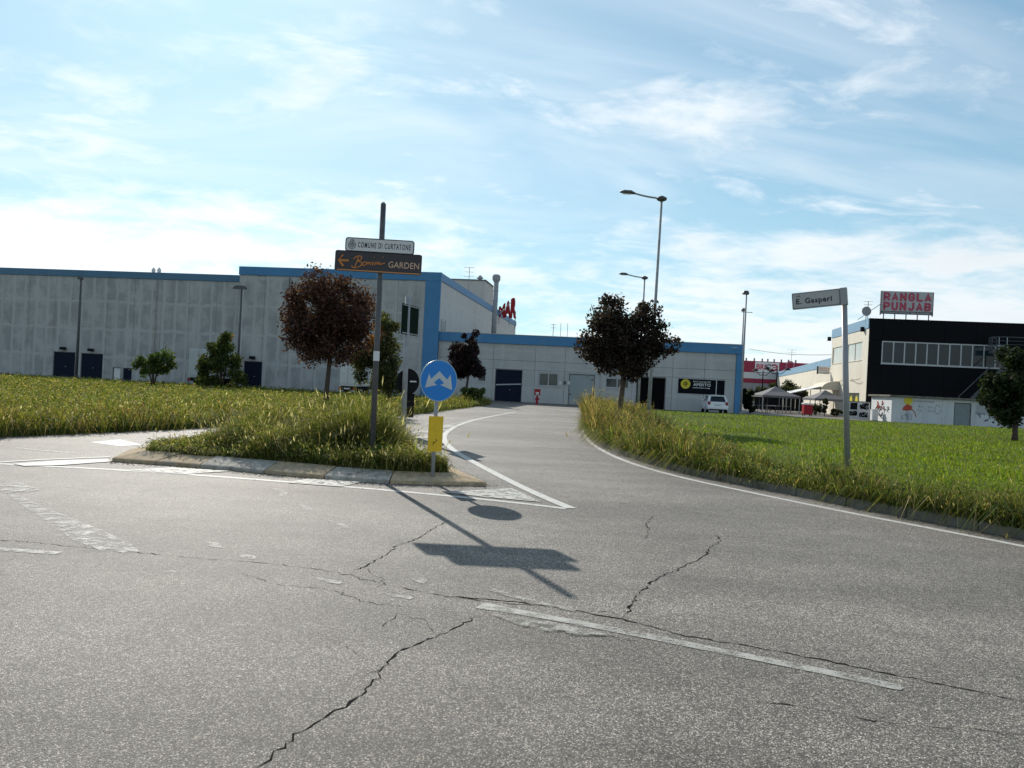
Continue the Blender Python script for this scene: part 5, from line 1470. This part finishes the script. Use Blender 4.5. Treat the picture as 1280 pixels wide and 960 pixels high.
# hydrant / standpipe with red cabinet
hp = P(671, 505, 65.5); t = thing('fire_hydrant', 'red fire hydrant with a red sign board before the annex window', 'hydrant', (hp.x, 65.5, 0))
MB().tube([(0, 0, 0), (0, 0, .1), (0, 0, .7), (0, 0, .86)], [.2, .14, .14, .05], 10).build('barrel', M_RED, t)
for s_ in (-1, 1): MB().tube([(0, 0, .5), (s_ * .26, 0, .5)], .07, 8).build('outlet', M_RED, t)
MB().box(-.32, .32, -.08, .08, .9, 1.5).build('board', M_RED, t); MB().prism([(-.2, 1.2), (.2, 1.2), (.14, .98), (0, .92), (-.14, .98)], -.09, -.08).build('board_emblem', M_OFFWHITE, t)
MB().tube([(.0, .1, 0), (.0, .1, .95)], .04, 6).build('post', M_GALV, t)
t.scale = (.8, .8, .85)

# ------------------------------------------------------------------ white car by the annex
cp = P(897, 514, 63); car = thing('parked_car', 'white hatchback seen from behind by the blue corner of the annex', 'car', (cp.x, 63, 0), R(-6))
M_CAR = pm('white_car_paint', (.72, .72, .72), .25, .03, spec=.5)
# side profile (y forward from the rear, z) swept across the width with tumblehome
prof = [(0.0, .35), (-.04, .55), (.02, .85), (.10, .98), (.42, 1.42), (.62, 1.50), (1.9, 1.51), (2.6, 1.08), (3.6, .95), (3.9, .75), (3.95, .35)]
m = MB(); xs_ = [-.86, -.80, -.62, .62, .80, .86]
for x in xs_:
    k = 1 - .0 if abs(x) < .83 else .93
    for y_, z_ in prof:
        tum = 1 - .16 * max(0, (z_ - .95) / .55) if abs(x) > .61 else 1 - .10 * max(0, (z_ - .95) / .55)
        m.v.append((x * tum, y_ + (.12 if abs(x) > .83 else 0) * (1 if y_ < 2 else -1), .35 + (z_ - .35) * k))
npf = len(prof)
for i in range(len(xs_) - 1):
    for j in range(npf - 1): m.f.append((i * npf + j, i * npf + j + 1, (i + 1) * npf + j + 1, (i + 1) * npf + j))
    m.f.append((i * npf, (i + 1) * npf, (i + 1) * npf + npf - 1, i * npf + npf - 1))
m.f.append(tuple(range(npf))); m.f.append(tuple(range((len(xs_) - 1) * npf, len(xs_) * npf)))
body = m.build('body', M_CAR, car, smooth=False)
M_CG = glass_material('car_glass', (.012, .014, .016))
MB().add([(-.62, .11, 1.0), (.62, .11, 1.0), (.52, .38, 1.40), (-.52, .38, 1.40), (-.62, .09, 1.01), (.62, .09, 1.01), (.52, .36, 1.41), (-.52, .36, 1.41)], [(4, 5, 6, 7), (0, 1, 5, 4), (1, 2, 6, 5), (2, 3, 7, 6), (3, 0, 4, 7)]).build('rear_window', M_CG, car)
for s_ in (-1, 1):
    MB().add([(s_ * .80, .45, 1.02), (s_ * .80, 2.3, 1.02), (s_ * .72, 1.85, 1.42), (s_ * .72, .65, 1.42), (s_ * .815, .45, 1.02), (s_ * .815, 2.3, 1.02), (s_ * .735, 1.85, 1.42), (s_ * .735, .65, 1.42)], [(4, 5, 6, 7), (0, 1, 5, 4), (1, 2, 6, 5), (2, 3, 7, 6), (3, 0, 4, 7)]).build('side_window', M_CG, car)
    MB().bbox(s_ * .71 - .10, s_ * .71 + .10, -.06, .10, .74, 1.0, .03).build('tail_light', pm('tail_light_lens', (.25, .02, .02), .2), car)
    for y_ in (.72, 3.2):
        w_ = MB().tube([(s_ * .66, y_, .31), (s_ * .86, y_, .31)], .31, 18).build('wheel', M_BLACK, car)
        MB().tube([(s_ * .862, y_, .31), (s_ * .875, y_, .31)], .19, 14).build('rim', M_FRAMEGREY, w_)
    MB().bbox(s_ * .93 - .10, s_ * .93 + .10, 2.1, 2.25, .98, 1.14, .03).build('mirror', M_CAR, car)
MB().bbox(-.80, .80, -.10, .12, .36, .60, .05).build('bumper', M_CAR, car)
MB().box(-.7, .7, -.105, -.05, .30, .40).build('bumper_trim', M_BLACK, car)
MB().box(-.26, .26, -.075, -.055, .70, .81).build('plate', M_OFFWHITE, car)
MB().bbox(-.55, .55, .22, .5, 1.49, 1.55, .02).build('spoiler', M_CAR, car)

# ------------------------------------------------------------------ direction sign on the island
bp = P(464.5, 578, 12.55); tpz = P(479.2, 255, 12.55)
sg = thing('direction_sign_post', 'tall dark post on the island carrying the white and brown direction signs', 'sign', (bp.x, 12.55, .14))
Hs = tpz.z - .14; dx = tpz.x - bp.x
MB().tube([(0, 0, -.1), (dx, 0, Hs)], [.047, .045], 14).build('pole', M_POLE, sg, smooth=True)
MB().tube([(dx, 0, Hs + .001), (dx + .002, 0, Hs + .03)], [.042, .02], 12).build('pole_cap', M_GALV, sg)
st_z = P(470, 445, 12.55).z - .14
MB().tube([(dx * (st_z / Hs), 0, st_z - .08), (dx * ((st_z + .15) / Hs), 0, st_z + .08)], .050, 14).build('sticker', M_OFFWHITE, sg)
def rounded(w, h, r, n=4):
    out = []
    for cx, cz, a0 in ((w / 2 - r, h / 2 - r, 0), (-w / 2 + r, h / 2 - r, 90), (-w / 2 + r, -h / 2 + r, 180), (w / 2 - r, -h / 2 + r, 270)):
        out += [(cx + math.cos(R(a0 + 90 * k / n)) * r, cz + math.sin(R(a0 + 90 * k / n)) * r) for k in range(n + 1)]
    return out
def plate(name, cpx, cpy, wpx, hpx, Y, y, mat, parent, r=.03, tiltdeg=0.0):
    c = P(cpx, cpy, Y); w, h = wpx / FPX * Y, hpx / FPX * Y
    o = MB().prism(rounded(w, h, r), 0, .018).build(name, mat, parent)
    o.location = Vector((c.x, Y + y, c.z)) - parent.location; o.rotation_euler = (0, R(tiltdeg), 0)
    return o, w, h
M_BROWN = pm('brown_sign_film', (.030, .024, .028), .4, .08)
M_ORANGE = pm('orange_sign_film', (.62, .25, .07), .4, .06)
M_SIGNGREY = pm('sign_back_grey', (.20, .205, .21), .5, .08)
wp_, w, h = plate('name_plate', 475.6, 308.4, 86, 17.6, 12.55, -.068, pm('dark_border', (.08, .08, .09), .5), sg, .045, .5)
o = MB().prism(rounded(w - .035, h - .035, .032), -.004, -.0005).build('plate_face', pm('white_sign_film', (.60, .60, .58), .4, .05), wp_)
M_SIGNINK = pm('sign_ink', (.03, .03, .035), .5)
o = lettering('COMUNE DI CURTATONE', -w * .315, -h * .2, w * .765, h * .40, M_SIGNINK, wp_, y=-.005, bold=.02, depth=.001, spacing=1.3)
ex, er = -w * .40, h * .25
strokes([[(ex + math.cos(a) * er * k, -h * .03 + math.sin(a) * er * k * 1.1) for a in lin(0, 2 * math.pi, 16)] for k in (1, .55)] + [[(ex, -er * .8), (ex, er * .8)], [(ex - er * .7, 0), (ex + er * .7, 0)], [(ex - er * .5, er * 1.15), (ex, er * 1.45), (ex + er * .5, er * 1.15)]], .006, -.006, 'emblem', pm('emblem_grey', (.16, .17, .17), .5), wp_)
bp_, w, h = plate('garden_plate', 473.7, 329.0, 108, 25.5, 12.55, -.068, M_BROWN, sg, .035, .6)
S = w / 860.0
def bx(cx, cy): return ((cx - 590) * S, -((cy - 710) - .062 * (cx - 590)) * S)
def hw(l): return [bx(*q) for q in l]
strokes([smooth_line(hw(l), 2) for l in ([(392, 655), (378, 700), (362, 752)], [(342, 676), (372, 648), (415, 644), (428, 660), (412, 686), (372, 700), (420, 700), (434, 722), (415, 748), (370, 762), (334, 757), (330, 736)],
         [(462, 702), (440, 712), (432, 734), (450, 744), (472, 730), (474, 708), (460, 702), (478, 712)], [(490, 704), (484, 738), (500, 712), (518, 704), (516, 736)], [(540, 702), (534, 736)], [(556, 738), (562, 708), (580, 702), (578, 736), (600, 706)], [(606, 704), (600, 732), (622, 726), (658, 716)])] +
        [hw([(548, 664), (551, 660)]), hw([(632, 660), (636, 655)])], .0085, -.004, 'script_lettering', M_ORANGE, bp_)
g0 = bx(692, 768)
lt = lettering('GARDEN', 0, 0, 304 * S, 62 * S, pm('pale_orange_film', (.66, .42, .28), .4), bp_, depth=.001)
lt.location = (g0[0], -.001, g0[1] + .012); lt.rotation_euler = (0, 0, 0)
strokes([hw([(238, 632), (200, 684), (248, 744)]), hw([(200, 686), (300, 690)])], .017, -.004, 'arrow', M_ORANGE, bp_)
MB().box(-w * .47, w * .49, -.003, -.0005, -h * .47, -h * .425).build('underline', M_ORANGE, bp_)
for zc in (wp_.location.z, bp_.location.z):
    for d_ in (-.05, .05): MB().box(dx * .85 - .09, dx * .85 + .09, -.049, .055, zc + d_ - .012, zc + d_ + .012).build('clamp', M_GALV, sg)

# blue keep-either-side sign with its yellow marker
bq = P(541, 590, 11.95); cq = P(541, 475.5, 11.95)
bs = thing('traffic_sign', 'round blue sign with two white arrows above a yellow marker panel', 'traffic sign', (bq.x, 11.95, .12), R(33))
rz_ = cq.z - .12
MB().tube([(0, 0, -.05), (0, 0, rz_ + .26)], .030, 12).build('pole', M_GALV, bs, smooth=True)
rd = 52 / FPX * 11.95 / 2
disc = MB().prism([(math.cos(a) * rd, rz_ + math.sin(a) * rd) for a in lin(0, 2 * math.pi, 40)[:-1]], -.052, -.04).build('disc', pm('pale_blue_rim', (.30, .42, .50), .4), bs)
MB().prism([(math.cos(a) * rd * .955, rz_ + math.sin(a) * rd * .955) for a in lin(0, 2 * math.pi, 40)[:-1]], -.054, -.0525).build('disc_face', pm('blue_sign_film', (.008, .20, .60), .35, .05), disc)
ar = [(405, 338), (440, 378), (455, 352), (465, 428), (412, 406), (428, 396), (405, 372), (382, 396), (398, 406), (345, 422), (360, 352), (370, 378)]
MB().prism([((x - 405) / 80 * rd * .98, rz_ - (y - 385) / 103 * rd) for x, y in ar], -.056, -.0545).build('arrows', pm('white_arrow_film', (.50, .54, .55), .4), disc)
MB().box(-.05, .05, -.04, .035, rz_ - .1, rz_ - .06).box(-.05, .05, -.04, .035, rz_ + .06, rz_ + .1).build('clamp', M_GALV, bs)
yt, yb = P(541, 520, 11.95).z - .12, P(541, 564, 11.95).z - .12
M_YSIGN = pm('yellow_marker_film', (.78, .50, .015), .5, .1, 5, stain=(.60, .36, .02), sscale=5)
yw = .125
m = MB(); arc = [(-yw, -.028), (-yw * .7, -.05), (0, -.058), (yw * .7, -.05), (yw, -.028), (yw, -.020), (yw * .7, -.042), (0, -.050), (-yw * .7, -.042), (-yw, -.020)]
m.v = [(x, y, yb) for x, y in arc] + [(x, y, yt) for x, y in arc]; na = len(arc)
m.f = [tuple(range(na)), tuple(range(na, 2 * na))[::-1]] + [(i, (i + 1) % na, (i + 1) % na + na, i + na) for i in range(na)]
ym = m.build('marker_panel', M_YSIGN, bs)
strokes([[(-.03, yb + .14), (.02, yb + .18), (-.01, yb + .19)], [(-.05, yb + .10), (-.04, yb + .15)]], .006, -.058, 'scuff', pm('scuff_ink', (.08, .06, .02), .8), ym)

# galvanised post with backs of signs
gp = P(504, 540, 21.5); gt = P(510, 371, 21.5)
gs = thing('sign_post', 'galvanised post showing the dark backs of its signs behind the island', 'sign', (gp.x, 21.5, .13), 0)
Hg = gt.z - .13; gx = gt.x - gp.x
MB().tube([(0, 0, -.1), (gx, 0, Hg)], .075, 12).build('pole', M_GALV, gs, smooth=True)
def gl(px, py): q = P(px, py, 21.5); return q.x - gp.x, q.z - .13
a, b_ = gl(512, 381), gl(521, 419)
MB().box(-.52, .52, -.013, .013, b_[1], a[1]).build('sign_back', pm('dark_green_back', (.008, .020, .014), .85, spec=.05), gs)
o = gs.children[-1]; o.location = (gl(512, 400)[0], .11, 0); o.rotation_euler = (0, 0, R(72))
MB().box(-.5, .5, -.028, -.0135, b_[1] + .02, b_[1] + .05).box(-.5, .5, -.028, -.0135, a[1] - .05, a[1] - .02).build('stiffener', M_GALV, o)
c1 = gl(509, 477)
rr_ = 33 / FPX * 21.5 / 2
o = MB().prism([(math.cos(a_) * rr_, c1[1] + math.sin(a_) * rr_) for a_ in lin(0, 2 * math.pi, 32)[:-1]], -.008, .008).build('round_sign_back', M_BLACK, gs)
o.location = (c1[0], .13, 0); o.rotation_euler = (0, 0, R(38))
MB().box(.06, .27, -.012, -.009, c1[1] - .01, c1[1] + .03).build('sticker', M_OFFWHITE, o)
c2 = gl(512, 507); h2 = 30 / FPX * 21.5
MB().box(-.11, .11, -.01, .01, c2[1] - h2 / 2, c2[1] + h2 / 2).build('marker_back', M_BLACK, gs).location = (c2[0], .09, 0)

# street name sign on the right
np_ = P(1060.5, 588, 15.0)
ns_ = thing('street_name_sign', 'pale street name plate on a leaning grey post in the right field', 'street sign', (np_.x, 15.0, .13))
tp = P(1055, 360, 15.0); Hn = tp.z - .13; lx = tp.x - np_.x
M_NPOST = pm('grey_post', (.30, .30, .31), .5, .1, 5, metal=.3)
MB().tube([(0, 0, -.1), (lx, 0, Hn - .02)], .055, 12).build('pole', M_NPOST, ns_, smooth=True)
pl = P(1026.5, 373.5, 15.0)
o = MB().prism(rounded(1.0, .325, .02), -.02, .02).build('name_plate', pm('plate_edge_grey', (.33, .33, .34), .5), ns_)
o.location = Vector((pl.x - .02, 15.05, pl.z)) - ns_.location; o.rotation_euler = (0, R(-6.0), R(-28))
MB().prism(rounded(.87, .29, .03), -.0245, -.0205).build('plate_rim', pm('plate_rim_ink', (.10, .10, .11), .5), o).location = (-.055, 0, 0)
MB().prism(rounded(.85, .275, .028), -.0275, -.025).build('plate_face', pm('plate_face_white', (.40, .40, .39), .45, .06), o).location = (-.055, 0, 0)
lettering('via', -.43, .075, .085, .045, M_SIGNINK, o, y=-.028, depth=.001)
lettering('E. Gasperi', -.425, -.10, .66, .145, M_SIGNINK, o, y=-.028, depth=.001, bold=.035, spacing=1.12)
MB().box(.39, .51, -.06, .06, -.165, .165).build('end_clamp', M_NPOST, o)
